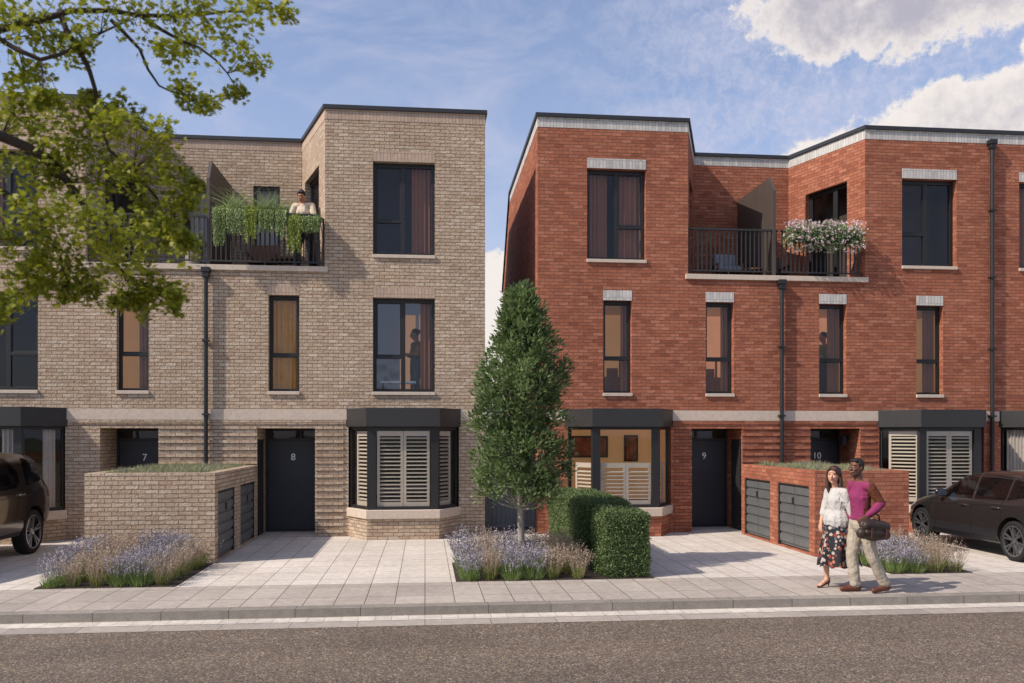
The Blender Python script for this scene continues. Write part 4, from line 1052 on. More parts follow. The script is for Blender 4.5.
def lerp_t(tab, y):
    if y <= tab[0][0]: return tab[0][1]
    for (a, va), (b_, vb) in zip(tab, tab[1:]):
        if a <= y <= b_:
            t = (y-a)/(b_-a); t = t*t*(3-2*t)*.5+t*.5; return va+(vb-va)*t
    return tab[-1][1]
def make_car(label, paint, rim, sp, loc, rz):
    R = thing('parked_car', label, 'car', (0,0,0), 0, group='cars parked on the forecourts')
    L_ = sp['L']; bm = bmesh.new(); rings = []; ns = 40
    gcur = sp['gcur']
    for i in range(ns+1):
        y = L_*(.5-.5*math.cos(PI*i/ns))*.7+L_*i/ns*.3
        zt, w_, zl, zb = lerp_t(sp['top'], y), lerp_t(sp['w'], y), lerp_t(sp['low'], y), lerp_t(sp['belt'], y)
        zb = min(zb, zt-.05); g = max(0, min(1, (zt-zb)/.35))
        pts = [(0,zl),(.7*w_,zl),(.93*w_,zl+.05),(.985*w_,zl+(zb-zl)*.22),(1.0*w_,zl+(zb-zl)*.45),(1.0*w_,zl+(zb-zl)*.68),(.99*w_,zb-.07),(.965*w_,zb)]
        n6 = len(gcur)
        for k, (gx, gz) in enumerate(gcur):
            a = (k+1)/n6*PI/2; hx, hz = math.cos(a)**.8 if k < n6-1 else 0, math.sin(a)**.7
            x = .965*w_*(hx*(1-g)+gx*g); z = zb+(zt-zb)*(hz*(1-g)+gz*g); pts.append((x, z))
        loop = [bm.verts.new((x, y, z)) for x, z in pts]+[bm.verts.new((-x, y, z)) for x, z in reversed(pts[1:-1])]
        rings.append(loop)
    for a, b_ in zip(rings, rings[1:]):
        for j in range(len(a)):
            j2 = (j+1) % len(a); bm.faces.new((a[j], a[j2], b_[j2], b_[j]))
    bm.faces.new(list(reversed(rings[0]))); bm.faces.new(rings[-1])
    bmesh.ops.recalc_face_normals(bm, faces=bm.faces)
    me = bpy.data.meshes.new('body'); bm.to_mesh(me); bm.free()
    tmp = bpy.data.objects.new('tmpbody', me); COL.objects.link(tmp)
    cuts = []
    for yw in sp['wheels']:
        for s in (-1, 1):
            c = MB(); r = sp['r']*1.13; W_ = lerp_t(sp['w'], yw)
            c.lathe([(.0001, s*(W_-.32)), (r, s*(W_-.32)), (r, s*(W_+.2)), (.0001, s*(W_+.2))], (0, yw, sp['r']+.02), 'x', 40)
            o = c.build('cut', paint); cuts.append(o)
            bmx = bmesh.new(); bmx.from_mesh(o.data); bmesh.ops.remove_doubles(bmx, verts=bmx.verts, dist=.001); bmesh.ops.recalc_face_normals(bmx, faces=bmx.faces); bmx.to_mesh(o.data); bmx.free()
            md = tmp.modifiers.new('b', 'BOOLEAN'); md.operation = 'DIFFERENCE'; md.object = o; md.solver = 'EXACT'
    bpy.context.view_layer.update(); dg = bpy.context.evaluated_depsgraph_get()
    m2 = bpy.data.meshes.new_from_object(tmp.evaluated_get(dg)); m2.name = 'body'
    for o in cuts+[tmp]: bpy.data.objects.remove(o)
    m2.materials.clear(); m2.materials.append(paint)
    m2.polygons.foreach_set('use_smooth', [True]*len(m2.polygons)); m2.polygons.foreach_set('material_index', [0]*len(m2.polygons))
    try: m2.set_sharp_from_angle(angle=math.radians(35))
    except Exception: pass
    body = bpy.data.objects.new('body', m2); COL.objects.link(body); attach(body, R)
    bb = bmesh.new(); bb.from_mesh(m2); tree = BVHTree.FromBMesh(bb)
    def pj(u, v, ax, s, off):
        if ax == 'x': o_, d_ = Vector((s*3, u, v)), Vector((-s, 0, 0))
        else: o_, d_ = Vector((u, L_/2+s*6, v)), Vector((0, -s, 0))
        h, n, _, _ = tree.ray_cast(o_, d_)
        return None if h is None else h-d_*off
    def patch(name, mat, lo, hi, u0, u1, ax='x', s=1, off=.005, par=None, nu=24, nv=8):
        mb = MB(); G_ = []
        for i in range(nu+1):
            u = u0+(u1-u0)*i/nu; a, b_ = lo(u), hi(u); G_.append([pj(u, a+(b_-a)*j/nv, ax, s, off) for j in range(nv+1)] if b_ > a else None)
        for i in range(nu):
            if not G_[i] or not G_[i+1]: continue
            for j in range(nv):
                q = [G_[i][j], G_[i+1][j], G_[i+1][j+1], G_[i][j+1]]
                if all(p is not None for p in q) and max((q[0]-q[2]).length, (q[1]-q[3]).length) < .5: mb.face(q)
        return mb.build(name, mat, par or R, smooth=True)
    def poly(tab): return lambda u: lerp_lin(tab, u)
    def lerp_lin(tab, y):
        if y <= tab[0][0]: return tab[0][1]
        for (a, va), (b_, vb) in zip(tab, tab[1:]):
            if a <= y <= b_: return va+(vb-va)*(y-a)/(b_-a)
        return tab[-1][1]
    for s in (-1, 1):
        for nm, u0, u1, lo, hi in sp['glass']:
            patch(nm, M['carglass'], poly(lo), poly(hi), u0, u1, s=s)
        for (ya, za, yb, zb) in sp['seams']:
            if abs(ya-yb) < .3: # upright seam
                mb = MB(); pv = None
                for k in range(15):
                    t = k/14; y = ya+(yb-ya)*t; z = za+(zb-za)*t
                    a, b_ = pj(y-.005, z, 'x', s, .003), pj(y+.005, z, 'x', s, .003)
                    if a is None or b_ is None: continue
                    if pv: mb.face([pv[0], pv[1], b_, a])
                    pv = (a, b_)
            else:
                mb = MB(); pv = None
                for k in range(25):
                    t = k/24; y = ya+(yb-ya)*t; z = za+(zb-za)*t
                    a, b_ = pj(y, z-.005, 'x', s, .003), pj(y, z+.005, 'x', s, .003)
                    if a is None or b_ is None: continue
                    if pv: mb.face([pv[0], pv[1], b_, a])
                    pv = (a, b_)
            mb.build('door_seam', M['trim'], body)
        for y, z in sp['handles']:
            h = pj(y, z, 'x', s, 0)
            mb = MB(); mb.box(min(h.x, h.x+s*.035), max(h.x, h.x+s*.035), y-.1, y+.1, z-.014, z+.014); mb.build('door_handle', M['chrome'], R, bevel=.01)
        # sill trim and lamps
        patch('sill_trim', M['trim'], lambda u: sp['zs']-.0, lambda u: sp['zs']+.1, sp['wheels'][0]+sp['r']*1.2, sp['wheels'][1]-sp['r']*1.2, s=s, off=.006, nv=3)
        tl = sp['tail']; patch('tail_light', M['tail'], poly(tl[2]), poly(tl[3]), tl[0], tl[1], s=s, off=.006)
        hl = sp['head']; patch('headlight', M['headl'], poly(hl[2]), poly(hl[3]), hl[0], hl[1], s=s, off=.006)
        my, mz = sp['mirror']; h = pj(my, mz, 'x', s, 0)
        mb = MB(); mb.ball((h.x+s*.13, my, mz+.05), .1, 14, 9, sq=(1.05,.6,.78)); mb.tube([(h.x-s*.03,my,mz-.01),(h.x+s*.1,my,mz+.02)], .025, 8)
        mb.build('wing_mirror', paint, R, smooth=True)
        mb = MB(); mb.box(min(h.x+s*.04, h.x+s*.22), max(h.x+s*.04, h.x+s*.22), my-.066, my-.06, mz-.01, mz+.11); mb.build('mirror_glass', M['chrome'], R)
    # front and rear screens
    zc0, zc1, ww = sp['screen']; patch('windscreen', M['carglass'], lambda u: zc0+.02*(u/ww)**2, lambda u: zc1-.05*(u/ww)**2, -ww, ww, ax='y', s=1, off=.006)
    zc0, zc1, ww = sp['rear']; patch('rear_window', M['carglass'], lambda u: zc0, lambda u: zc1-.04*(u/ww)**2, -ww, ww, ax='y', s=-1, off=.006)
    for s_, nm, z0, z1, ww in ((1, 'front_grille', .42, .62, .5), (-1, 'rear_bumper_trim', .3, .46, .7)):
        patch(nm, M['trim'], lambda u: z0, lambda u: z1, -ww, ww, ax='y', s=s_, off=.006)
    # wheels
    r = sp['r']
    for yw in sp['wheels']:
        W_ = lerp_t(sp['w'], yw)
        for s in (-1, 1):
            xo = s*(W_-.012); tw_ = .235; wh = thing('wheel', None, None, (xo, yw, r)); wh.parent = R; wh.matrix_parent_inverse = Matrix.Identity(4)
            mb = MB(); rr = r*.76; x0 = xo-s*tw_
            prof_ = [(rr, xo-s*.012), (r*.82, xo), (r*.93, xo-s*.004), (r*.985, xo-s*.02), (r, xo-s*.05), (r, x0+s*.05), (r*.985, x0+s*.02), (r*.9, x0), (rr, x0+s*.01)]
            mb.lathe(prof_, (0, yw, r), 'x', 48); o = mb.build('tyre', M['tyre'], wh, smooth=True)
            mb = MB(); mb.lathe([(rr, xo-s*.012), (rr*.95, xo-s*.018), (rr*.92, xo-s*.05), (rr*.9, xo-s*.13), (.001, xo-s*.15)], (0, yw, r), 'x', 48, mi=1)
            mb.lathe([(rr*1.01, xo-s*.008), (rr*.94, xo-s*.006), (rr*.93, xo-s*.03)], (0, yw, r), 'x', 48)
            nsp = sp['spokes']
            for k in range(nsp):
                for da in (-.17, .17):
                    a = 2*PI*k/nsp+.3; c0 = Vector((xo-s*.035, yw+math.cos(a)*rr*.2, r+math.sin(a)*rr*.2)); c1 = Vector((xo-s*.022, yw+math.cos(a+da)*rr*.95, r+math.sin(a+da)*rr*.95))
                    d = (c1-c0); tt = Vector((0, -d.z, d.y)).normalized()
                    mb.obox((c0+c1)/2, d/2, tt*rr*.045, Vector((.014,0,0)))
            mb.lathe([(.001, xo-s*.015), (rr*.17, xo-s*.018), (rr*.22, xo-s*.05)], (0, yw, r), 'x', 20)
            mb.build('rim', [rim, M['trim']], wh, smooth=False)
            if s*sp.get('vis', 1) > 0 or True:
                mb = MB(); mb.lathe([(rr*.78, xo-s*.1), (.05, xo-s*.1)], (0, yw, r), 'x', 32); mb.build('brake_disc', M['chrome'], wh)
            # arch liner
            mb = MB(); ra = r*1.128; k_ = 20
            for j in range(k_):
                a0, a1 = PI*j/k_, PI*(j+1)/k_
                q = [(xx, yw+ra*math.cos(a), r+.02+ra*math.sin(a)) for a, xx in ((a0, xo-s*.03), (a1, xo-s*.03), (a1, xo-s*.31), (a0, xo-s*.31))]; mb.face(q)
            mb.build('wheel_arch_liner', M['trim'], R)
    R.location = loc; R.rotation_euler = (0, 0, rz); return R

hatch = dict(L=4.35, r=.335, wheels=(.9, 3.58), spokes=6, zs=.24,
    top=[(0,.74),(.05,.98),(.2,1.1),(.5,1.33),(.9,1.43),(1.5,1.475),(2.0,1.47),(2.45,1.40),(2.9,1.2),(3.2,1.03),(3.6,.97),(4.0,.87),(4.25,.74),(4.35,.6)],
    w=[(0,.70),(.08,.80),(.4,.88),(1.0,.905),(3.2,.895),(3.8,.86),(4.1,.78),(4.28,.66),(4.35,.5)],
    low=[(0,.36),(.2,.26),(.6,.2),(3.8,.2),(4.2,.24),(4.35,.3)], belt=[(0,.98),(.5,1.0),(1.2,.97),(2.4,.93),(3.1,.9),(4.35,.6)],
    gcur=[(.955,.1),(.9,.36),(.84,.62),(.79,.8),(.70,.93),(.45,.985),(0,1.0)],
    glass=[('rear_quarter_window', .62, 1.08, [(.62,1.16),(.75,1.06),(1.08,1.0)], [(.62,1.19),(.8,1.3),(1.08,1.365)]),
           ('side_window', 1.14, 1.95, [(1.14,1.0),(1.95,.965)], [(1.14,1.37),(1.5,1.4),(1.95,1.4)]),
           ('side_window', 2.03, 3.05, [(2.03,.965),(3.05,.945)], [(2.03,1.4),(2.25,1.385),(2.6,1.25),(3.05,.96)])],
    seams=[(1.99,.3,1.99,.93),(3.08,.32,3.0,.9),(1.16,.98,1.2,.62),(1.2,.9,3.6,.78)], handles=[(1.3,.86),(2.2,.845)],
    tail=(.02,.36,[(.02,.88),(.36,.94)],[(.02,1.04),(.2,1.06),(.36,1.0)]), head=(3.86,4.26,[(3.86,.73),(4.26,.62)],[(3.86,.8),(4.26,.74)]), mirror=(2.82,.98),
    screen=(1.04,1.38,.62), rear=(1.1,1.36,.55))
make_car('graphite grey hatchback parked nose in at the right edge, in front of the red houses', M['paint_r'], M['rim_d'], hatch, (10.60, 12.3, 0), 0)
suv = dict(L=4.9, r=.39, wheels=(.86, 3.78), spokes=5, zs=.34,
    top=[(0,.85),(.04,1.2),(.2,1.5),(.42,1.72),(.8,1.80),(1.6,1.84),(2.6,1.81),(3.0,1.68),(3.5,1.32),(3.75,1.19),(4.3,1.12),(4.7,1.0),(4.85,.85),(4.9,.7)],
    w=[(0,.82),(.08,.9),(.4,.96),(1.0,.985),(3.6,.98),(4.3,.95),(4.7,.86),(4.9,.66)],
    low=[(0,.5),(.25,.38),(.6,.32),(4.4,.32),(4.8,.38),(4.9,.44)], belt=[(0,1.12),(.5,1.18),(2.4,1.14),(3.5,1.1),(4.9,.9)],
    gcur=[(.97,.1),(.93,.38),(.885,.66),(.85,.83),(.77,.95),(.5,.99),(0,1.0)],
    glass=[('rear_quarter_window', .3, 1.05, [(.3,1.34),(.45,1.28),(1.05,1.22)], [(.3,1.42),(.45,1.6),(1.05,1.7)]),
           ('side_window', 1.3, 2.1, [(1.3,1.3),(1.45,1.2),(2.1,1.17)], [(1.3,1.45),(1.62,1.7),(2.1,1.72)]),
           ('side_window', 2.2, 3.3, [(2.2,1.17),(3.3,1.14)], [(2.2,1.72),(2.6,1.69),(3.3,1.26)])],
    seams=[(2.15,.45,2.15,1.15),(3.3,.45,3.22,1.1),(1.22,1.18,1.3,.8),(1.0,1.06,4.2,1.0)], handles=[(1.38,1.08),(2.4,1.06)],
    tail=(.03,.22,[(.03,.95),(.22,1.0)],[(.03,1.35),(.22,1.32)]), head=(4.4,4.8,[(4.4,.86),(4.8,.8)],[(4.4,1.0),(4.8,.94)]), mirror=(3.1,1.18),
    screen=(1.24,1.68,.72), rear=(1.25,1.62,.68))
make_car('dark brown off road car parked at the left edge beside the buff bin store', M['paint_l'], M['rim_s'], suv, (-7.86, 16.72, 0), PI)
# ------------------------------------------------------------------ people
def skinmat(name, col):
    m, nt, b = newmat(name); c = rgb(col)
    f = noise(nt, objco(nt), 14, 3)
    nt.links.new(ramp(nt, f, [(.3, tuple(x*.86 for x in c[:3])+(1,)), (.7, tuple(min(1, x*1.1) for x in c[:3])+(1,))]).outputs[0], b.inputs['Base Color'])
    b.inputs['Roughness'].default_value = .5; b.inputs['Subsurface Weight'].default_value = .08; b.inputs['Subsurface Scale'].default_value = .02
    return m
def cloth(name, col, scale=60, var=.08, folds=.5):
    m, nt, b = newmat(name); c = rgb(col); oc = objco(nt)
    nt.links.new(ramp(nt, noise(nt, oc, 8, 4), [(.3, tuple(x*(1-var) for x in c[:3])+(1,)), (.7, tuple(min(1, x*(1+var)) for x in c[:3])+(1,))]).outputs[0], b.inputs['Base Color'])
    b.inputs['Roughness'].default_value = .85; b.inputs['Specular IOR Level'].default_value = .2
    mp = nt.nodes.new('ShaderNodeMapping'); mp.inputs['Scale'].default_value = (1, 1, .45); nt.links.new(oc, mp.inputs['Vector'])
    bump(nt, b, noise(nt, mp.outputs[0], 13, 3, .55, .8), folds, .035); return m

FOLD = bpy.data.textures.new('cloth_folds', 'CLOUDS'); FOLD.noise_scale = .11; FOLD.noise_depth = 2
class Blob:
    """tapered capsules fused into one continuous skin by a voxel remesh"""
    def __init__(s): s.mb = MB()
    def seg(s, a, b_, ra, rb, sq=None):
        a, b_ = Vector(a), Vector(b_); L_ = (b_-a).length; k = max(2, int(L_/max(.008, min(ra, rb)*.2)))
        for i in range(k+1):
            t = i/k; r = ra+(rb-ra)*t; s.mb.ball(a+(b_-a)*t, r, 12, 8, sq=sq or (1,1,1))
    def chain(s, pts, rs, sq=None):
        for i in range(len(pts)-1): s.seg(pts[i], pts[i+1], rs[i], rs[i+1], sq)
    def ell(s, c, r): s.mb.ball(c, 1, 20, 14, sq=r)
    def mesh(s, vox, smooth, name):
        me = bpy.data.meshes.new(name); me.from_pydata(s.mb.v, [], s.mb.f); o = bpy.data.objects.new('tmp', me); COL.objects.link(o)
        md = o.modifiers.new('r', 'REMESH'); md.mode = 'VOXEL'; md.voxel_size = vox; md.use_smooth_shade = True
        if smooth: sm = o.modifiers.new('s', 'SMOOTH'); sm.iterations = smooth; sm.factor = .5
        bpy.context.view_layer.update(); dg = bpy.context.evaluated_depsgraph_get()
        m2 = bpy.data.meshes.new_from_object(o.evaluated_get(dg)); m2.name = name; bpy.data.objects.remove(o); return m2
def addmesh(me, name, mat, parent, off=None, fold=0):
    if off: me.transform(Matrix.Translation(off))
    me.materials.clear(); me.materials.append(mat); me.polygons.foreach_set('use_smooth', [True]*len(me.polygons))
    o = bpy.data.objects.new(name, me); COL.objects.link(o); o.parent = parent
    if fold:
        d_ = o.modifiers.new('folds', 'DISPLACE'); d_.texture = FOLD; d_.strength = fold; d_.mid_level = .5; d_.texture_coords = 'LOCAL'
    return o

def hand(B, wrist, d, palm_n, side, curl=.5, sc=1.0):
    """palm and five fingers: d points from wrist to fingers, palm_n out of the palm, side=+1 thumb on d x n side"""
    d = Vector(d).normalized(); n = Vector(palm_n); n = (n-d*n.dot(d)).normalized(); t = d.cross(n)*side
    w0 = Vector(wrist)
    for k in (-1, 0, 1): B.seg(w0+t*k*.012*sc, w0+d*.085*sc+t*k*.026*sc, .017*sc, .014*sc)
    for k, (o_, l) in enumerate(((.031,.068),(.0105,.078),(-.0105,.073),(-.031,.058))):
        p = w0+d*.088*sc+t*o_*sc; a = curl; q = p; dd = d
        for j, f in enumerate((.45,.32,.23)):
            dd = (dd*math.cos(a*(.7 if j == 0 else 1))+n*math.sin(a*(.7 if j == 0 else 1))).normalized()
            q2 = q+dd*l*f*sc; B.seg(q, q2, (.0092-.0008*j)*sc, (.0086-.0009*j)*sc); q = q2
            n = n if j == 3 else n
    p = w0+d*.025*sc+t*.026*sc; p2 = p+(d*.7+t*.75+n*.25).normalized()*.042*sc; p3 = p2+(d*1.0+t*.2+n*.35).normalized()*.034*sc
    B.seg(p, p2, .0135*sc, .0115*sc); B.seg(p2, p3, .0108*sc, .009*sc)

def person(label, J, opt, loc, rz, vox=.0075):
    """J: joints in metres, person faces +x, left is +y"""
    R = thing('person', label, 'person', loc, rz)
    V = lambda k: Vector(J[k]); fem = opt.get('fem'); sc = opt.get('sc', 1)
    B = Blob(); hc = V('head'); f = Vector(J.get('face', (1,0,0))).normalized(); lf = Vector((0,0,1)).cross(f).normalized(); up = f.cross(lf)
    # skull, jaw, face
    B.ell(hc+up*.025-f*.012, (.088,.076,.098)); B.ell(hc+f*.022-up*.03, (.07,.06,.082)); B.seg(hc-up*.085+f*.055, hc-up*.06+f*.04, .028, .045)
    B.seg(hc+f*.088+up*.012, hc+f*.112-up*.022, .009, .014)               # nose
    for s in (-1, 1):
        B.seg(hc+lf*s*.073+up*.01-f*.005, hc+lf*s*.078-up*.022-f*.002, .014, .009)      # ears
        B.seg(hc+f*.076+lf*s*.012+up*.045, hc+f*.068+lf*s*.045+up*.042, .010, .008)    # brow
        B.ell(hc+f*.068+lf*s*.036-up*.018, (.022,.02,.02))                    # cheek
    B.seg(hc+f*.088-up*.05+lf*.014, hc+f*.088-up*.05-lf*.014, .010, .010)   # lips
    nb = V('neck'); B.seg(nb-Vector((0,0,.03)), hc-up*.07-f*.02, .06 if not fem else .05, .055 if not fem else .045)
    ch, pe = V('chest'), V('pelvis'); kw = .86 if fem else 1
    B.chain([pe, pe+(ch-pe)*.45, ch, nb-Vector((0,0,.05))], [.13*kw,.115*kw,.13*kw,.07*kw], (.9,1.08,1))
    for s, k in ((1,'l'), (-1,'r')):
        sh, elb, wr = V('sh_'+k), V('el_'+k), V('wr_'+k)
        B.seg(nb-Vector((0,0,.05)), sh, .055*kw, .06*kw); B.chain([sh, sh+(elb-sh)*.5, elb, elb+(wr-elb)*.35, wr], [.058*kw,.05*kw,.040*kw,.042*kw,.026*kw])
        hd = J.get('hd_'+k, tuple(wr-elb)); hn = J.get('hn_'+k, (0,-s,0)); hand(B, wr, hd, hn, s*opt.get('th_'+k, 1), opt.get('curl_'+k, .45), sc*(.9 if fem else 1))
        hp, kn, an = V('hp_'+k), V('kn_'+k), V('an_'+k)
        B.chain([hp, hp+(kn-hp)*.5, kn, kn+(an-kn)*.35, an], [.092*kw,.075*kw,.055*kw,.056*kw,.036*kw])
        toe = V('toe_'+k); B.seg(an-Vector((0,0,.02)), toe, .035*kw, .028*kw); B.seg(an, an+(an-toe).normalized()*.04-Vector((0,0,.03)), .034*kw, .03*kw)
    addmesh(B.mesh(vox, 3, 'body'), 'body', opt['skin'], R)
    # eyes and mouth
    for s in (-1, 1):
        mb = MB(); c = hc+f*.081+lf*s*.032+up*.012; mb.ball(c-f*.003, .0105, 12, 8); o = mb.build('eye', M['eye_w'], None, smooth=True); o.parent = R
        mb = MB(); mb.ball(c+f*.0025, .0075, 10, 6); o2 = mb.build('iris', M['iris'], None, smooth=True); o2.parent = o
    mb = MB()
    if opt.get('smile'):
        for i in range(9):
            t = (i-4)/4; mb.ball(hc+f*(.0975-.012*t*t)-up*(.05-.008*t*t)+lf*t*.024, .0058, 8, 5)
        o = mb.build('teeth', M['teeth'], None, smooth=True); o.parent = R
    mb = MB()
    for i in range(9):
        t = (i-4)/4; mb.ball(hc+f*(.096-.012*t*t)-up*(.0595-.01*t*t)+lf*t*.022, .005, 8, 5)
        if not opt.get('smile'): mb.ball(hc+f*(.096-.012*t*t)-up*(.049-.003*t*t)+lf*t*.02, .0045, 8, 5)
    o = mb.build('lips', opt['lip'], None, smooth=True); o.parent = R
    # hair
    Hh = Blob()
    if opt['hair'] == 'short':
        Hh.ell(hc+up*.045-f*.022, (.088,.08,.09)); Hh.ell(hc+up*.01-f*.045, (.062,.076,.075))
        for s in (-1,1): Hh.seg(hc+lf*s*.068+up*.05+f*.02, hc+lf*s*.07+up*.0+f*.002, .016, .01)
        Hh.seg(hc+up*.095+f*.045+lf*.04, hc+up*.095+f*.045-lf*.04, .022, .022)
    elif opt['hair'] == 'long':
        Hh.ell(hc+up*.045-f*.025, (.094,.09,.092))
        for s in (-1, 1):
            for q in range(4):
                a = hc+up*(.03-.02*q)+lf*s*(.078-.004*q)-f*(.015+.022*q)
                Hh.chain([a, a-up*.09+lf*s*.012, a-up*.19+lf*s*.008+f*.01, a-up*.27-lf*s*.012+f*.018], [.024,.027,.026,.012])
        for q in range(5):
            a = hc-f*.075+lf*(q-2)*.03+up*.03; Hh.chain([a, a-up*.12-f*.012, a-up*.25+f*.005, a-up*.32+f*.01], [.03,.034,.028,.012])
        Hh.chain([hc+up*.11+f*.03, hc+up*.085+f*.06+lf*.045, hc+up*.02+f*.035+lf*.078], [.02,.018,.016]); Hh.chain([hc+up*.11+f*.03, hc+up*.085+f*.06-lf*.045, hc+up*.02+f*.035-lf*.078], [.02,.018,.016])
    elif opt['hair'] == 'bun':
        Hh.ell(hc+up*.04-f*.025, (.092,.086,.092)); Hh.ell(hc+up*.05-f*.11, (.045,.045,.045))
    addmesh(Hh.mesh(.008, 2, 'hair'), 'hair', opt['hairmat'], R)
    if opt.get('beard'):
        Bd = Blob(); Bd.chain([hc+lf*.066-up*.03+f*.01, hc+lf*.05-up*.08+f*.035, hc-up*.104+f*.06, hc-lf*.05-up*.08+f*.035, hc-lf*.066-up*.03+f*.01], [.012,.016,.02,.016,.012])
        Bd.seg(hc+f*.096-up*.038+lf*.02, hc+f*.096-up*.038-lf*.02, .007, .007); addmesh(Bd.mesh(.006, 2, 'beard'), 'beard', opt['hairmat'], R)
    # top
    T = Blob(); e = opt['top_e']
    hem = V('hem'); T.chain([hem, pe+(ch-pe)*.5, ch, nb-Vector((0,0,.055))], [opt['hem_r'], .12*kw+e, .136*kw+e, .07*kw+e*.5], (.88,1.1,.9))
    for k in 'lr':
        sh, elb, wr = V('sh_'+k), V('el_'+k), V('wr_'+k); sl_ = opt['sleeve']
        T.seg(nb-Vector((0,0,.06)), sh, .05*kw+e*.4, .062*kw+e*.5)
        end_ = elb+(wr-elb)*sl_
        T.chain([sh, sh+(elb-sh)*.5, elb, elb+(end_-elb)*.6, end_], [.062*kw+e*.5,.058*kw+e*.5,.054*kw+e*.4,.05*kw+e*.4,(.038 if sl_ > .8 else .05)*kw+e*.3])
    addmesh(T.mesh(vox, 4, 'top'), opt['top_name'], opt['top'], R, fold=.022)
    # lower garment
    Lg = Blob()
    if opt['low'] == 'trousers':
        Lg.chain([pe+Vector((0,0,.07)), pe-Vector((0,0,.03))], [.135,.15], (.88,1.12,1))
        for k in 'lr':
            hp, kn, an = V('hp_'+k), V('kn_'+k), V('an_'+k)
            Lg.chain([hp, hp+(kn-hp)*.5, kn, kn+(an-kn)*.5, an+(kn-an)*.05], [.108,.095,.078,.076,.073])
        addmesh(Lg.mesh(vox, 3, 'trousers'), 'trousers', opt['lowmat'], R, fold=.028)
        if opt.get('belt'):
            mb = MB(); c = pe+Vector((0,0,.085)); k = 32
            for j in range(k):
                a0, a1 = 2*PI*j/k, 2*PI*(j+1)/k; q = []
                for a, z in ((a0,-.018),(a1,-.018),(a1,.018),(a0,.018)): q.append((c.x+math.cos(a)*.136, c.y+math.sin(a)*.168, c.z+z))
                mb.face(q)
            o = mb.build('belt', M['leather'], None, smooth=True); o.parent = R
    else:
        mb = MB(); zt, zb_ = pe.z+.08, opt['skirt_z']; nr, k = 16, 72; n0 = 0; hx = opt['skirt_c']
        for i in range(nr+1):
            t = i/nr; z = zt+(zb_-zt)*t; cx = pe.x+(hx-pe.x)*t**1.2; rx = .125+.155*t**.9; ry = .15+.10*t
            for j in range(k):
                a = 2*PI*j/k; w_ = 1+(.02+.10*t)*math.sin(a*7+t*2)+.04*t*math.sin(a*13+1)
                mb.v.append((cx+rx*w_*math.cos(a), pe.y+ry*w_*math.sin(a), z+(.015*math.sin(a*9) if i == nr else 0)))
        for i in range(nr):
            for j in range(k):
                j2 = (j+1) % k; mb.f.append((i*k+j, i*k+j2, (i+1)*k+j2, (i+1)*k+j)); mb.m.append(0)
        o = mb.build('skirt', opt['lowmat'], None, smooth=True); o.parent = R
    # shoes
    for k in 'lr':
        an, toe = V('an_'+k), V('toe_'+k); d = (toe-an); dh = Vector((d.x, d.y, 0)).normalized(); S_ = Blob()
        if opt['shoe'] == 'heel':
            S_.seg(an+Vector((0,0,-.055))-dh*.02, toe+Vector((0,0,-.012)), .028, .024); S_.seg(toe+Vector((0,0,-.012)), toe+dh*.035+Vector((0,0,-.016)), .024, .014)
            S_.seg(an-dh*.03+Vector((0,0,-.06)), Vector((an.x-dh.x*.03, an.y-dh.y*.03, toe.z-.02)), .015, .008); S_.seg(an-dh*.035, an-dh*.03-Vector((0,0,.05)), .02, .024)
        else:
            S_.seg(an-dh*.045+Vector((0,0,-.045)), toe+Vector((0,0,.0)), .042, .036); S_.seg(toe, toe+dh*.03, .036, .03)
            S_.seg(an-Vector((0,0,.0)), an-Vector((0,0,.04)), .046, .046)
            S_.seg(an-dh*.055+Vector((0,0,-.07)), toe+dh*.035-Vector((0,0,.018)), .022, .02)
        addmesh(S_.mesh(.007, 2, 'shoe'), 'shoe', opt['shoemat'], R)
    return R

M['eye_w'] = simple('eye_white', '#7d7068', .5, var=.02); M['iris'] = simple('dark_iris', '#1d120c', .15); M['teeth'] = simple('teeth', '#a59c90', .7, var=.02)
M['leather'] = simple('dark_leather', '#33241c', .5, var=.25, scale=20, bmp=.3); M['tan_leather'] = simple('tan_leather', '#5e3320', .45, var=.15, scale=20)
M['hair_k'] = simple('black_hair', '#17110e', .7, var=.3, scale=40, bmp=1.0); M['hair_b'] = simple('brown_hair', '#3a2118', .5, var=.45, scale=26, bmp=1.0)
SKD, SKL, SKM = skinmat('deep_brown_skin', '#6b4230'), skinmat('light_skin', '#c99a80'), skinmat('mid_skin', '#a57355')
LIPD, LIPL = simple('brown_lips', '#5f302a', .4), simple('rose_lips', '#a84f48', .4)
# jumper: magenta with a brown shoulder, back and sleeve panel
m, nt, b = newmat('magenta_and_brown_jumper'); oc = objco(nt); s3 = nt.nodes.new('ShaderNodeSeparateXYZ'); nt.links.new(oc, s3.inputs[0])
f1 = math_(nt, 'ADD', math_(nt, 'MULTIPLY', s3.outputs[0], 1.0), math_(nt, 'MULTIPLY', math_(nt, 'SUBTRACT', noise(nt, oc, 6, 3), .5), .16))
f1 = math_(nt, 'ADD', f1, math_(nt, 'MULTIPLY', math_(nt, 'SUBTRACT', s3.outputs[2], 1.25), .12))
f1 = math_(nt, 'SUBTRACT', f1, math_(nt, 'MULTIPLY', math_(nt, 'SUBTRACT', s3.outputs[1], .05), .3))
low_ = math_(nt, 'MULTIPLY', math_(nt, 'GREATER_THAN', s3.outputs[1], .19), math_(nt, 'MULTIPLY', math_(nt, 'LESS_THAN', s3.outputs[2], 1.22), math_(nt, 'GREATER_THAN', math_(nt, 'ADD', s3.outputs[2], math_(nt, 'MULTIPLY', s3.outputs[0], .6)), 1.072)))
fm = math_(nt, 'MAXIMUM', math_(nt, 'GREATER_THAN', f1, -.01), low_)
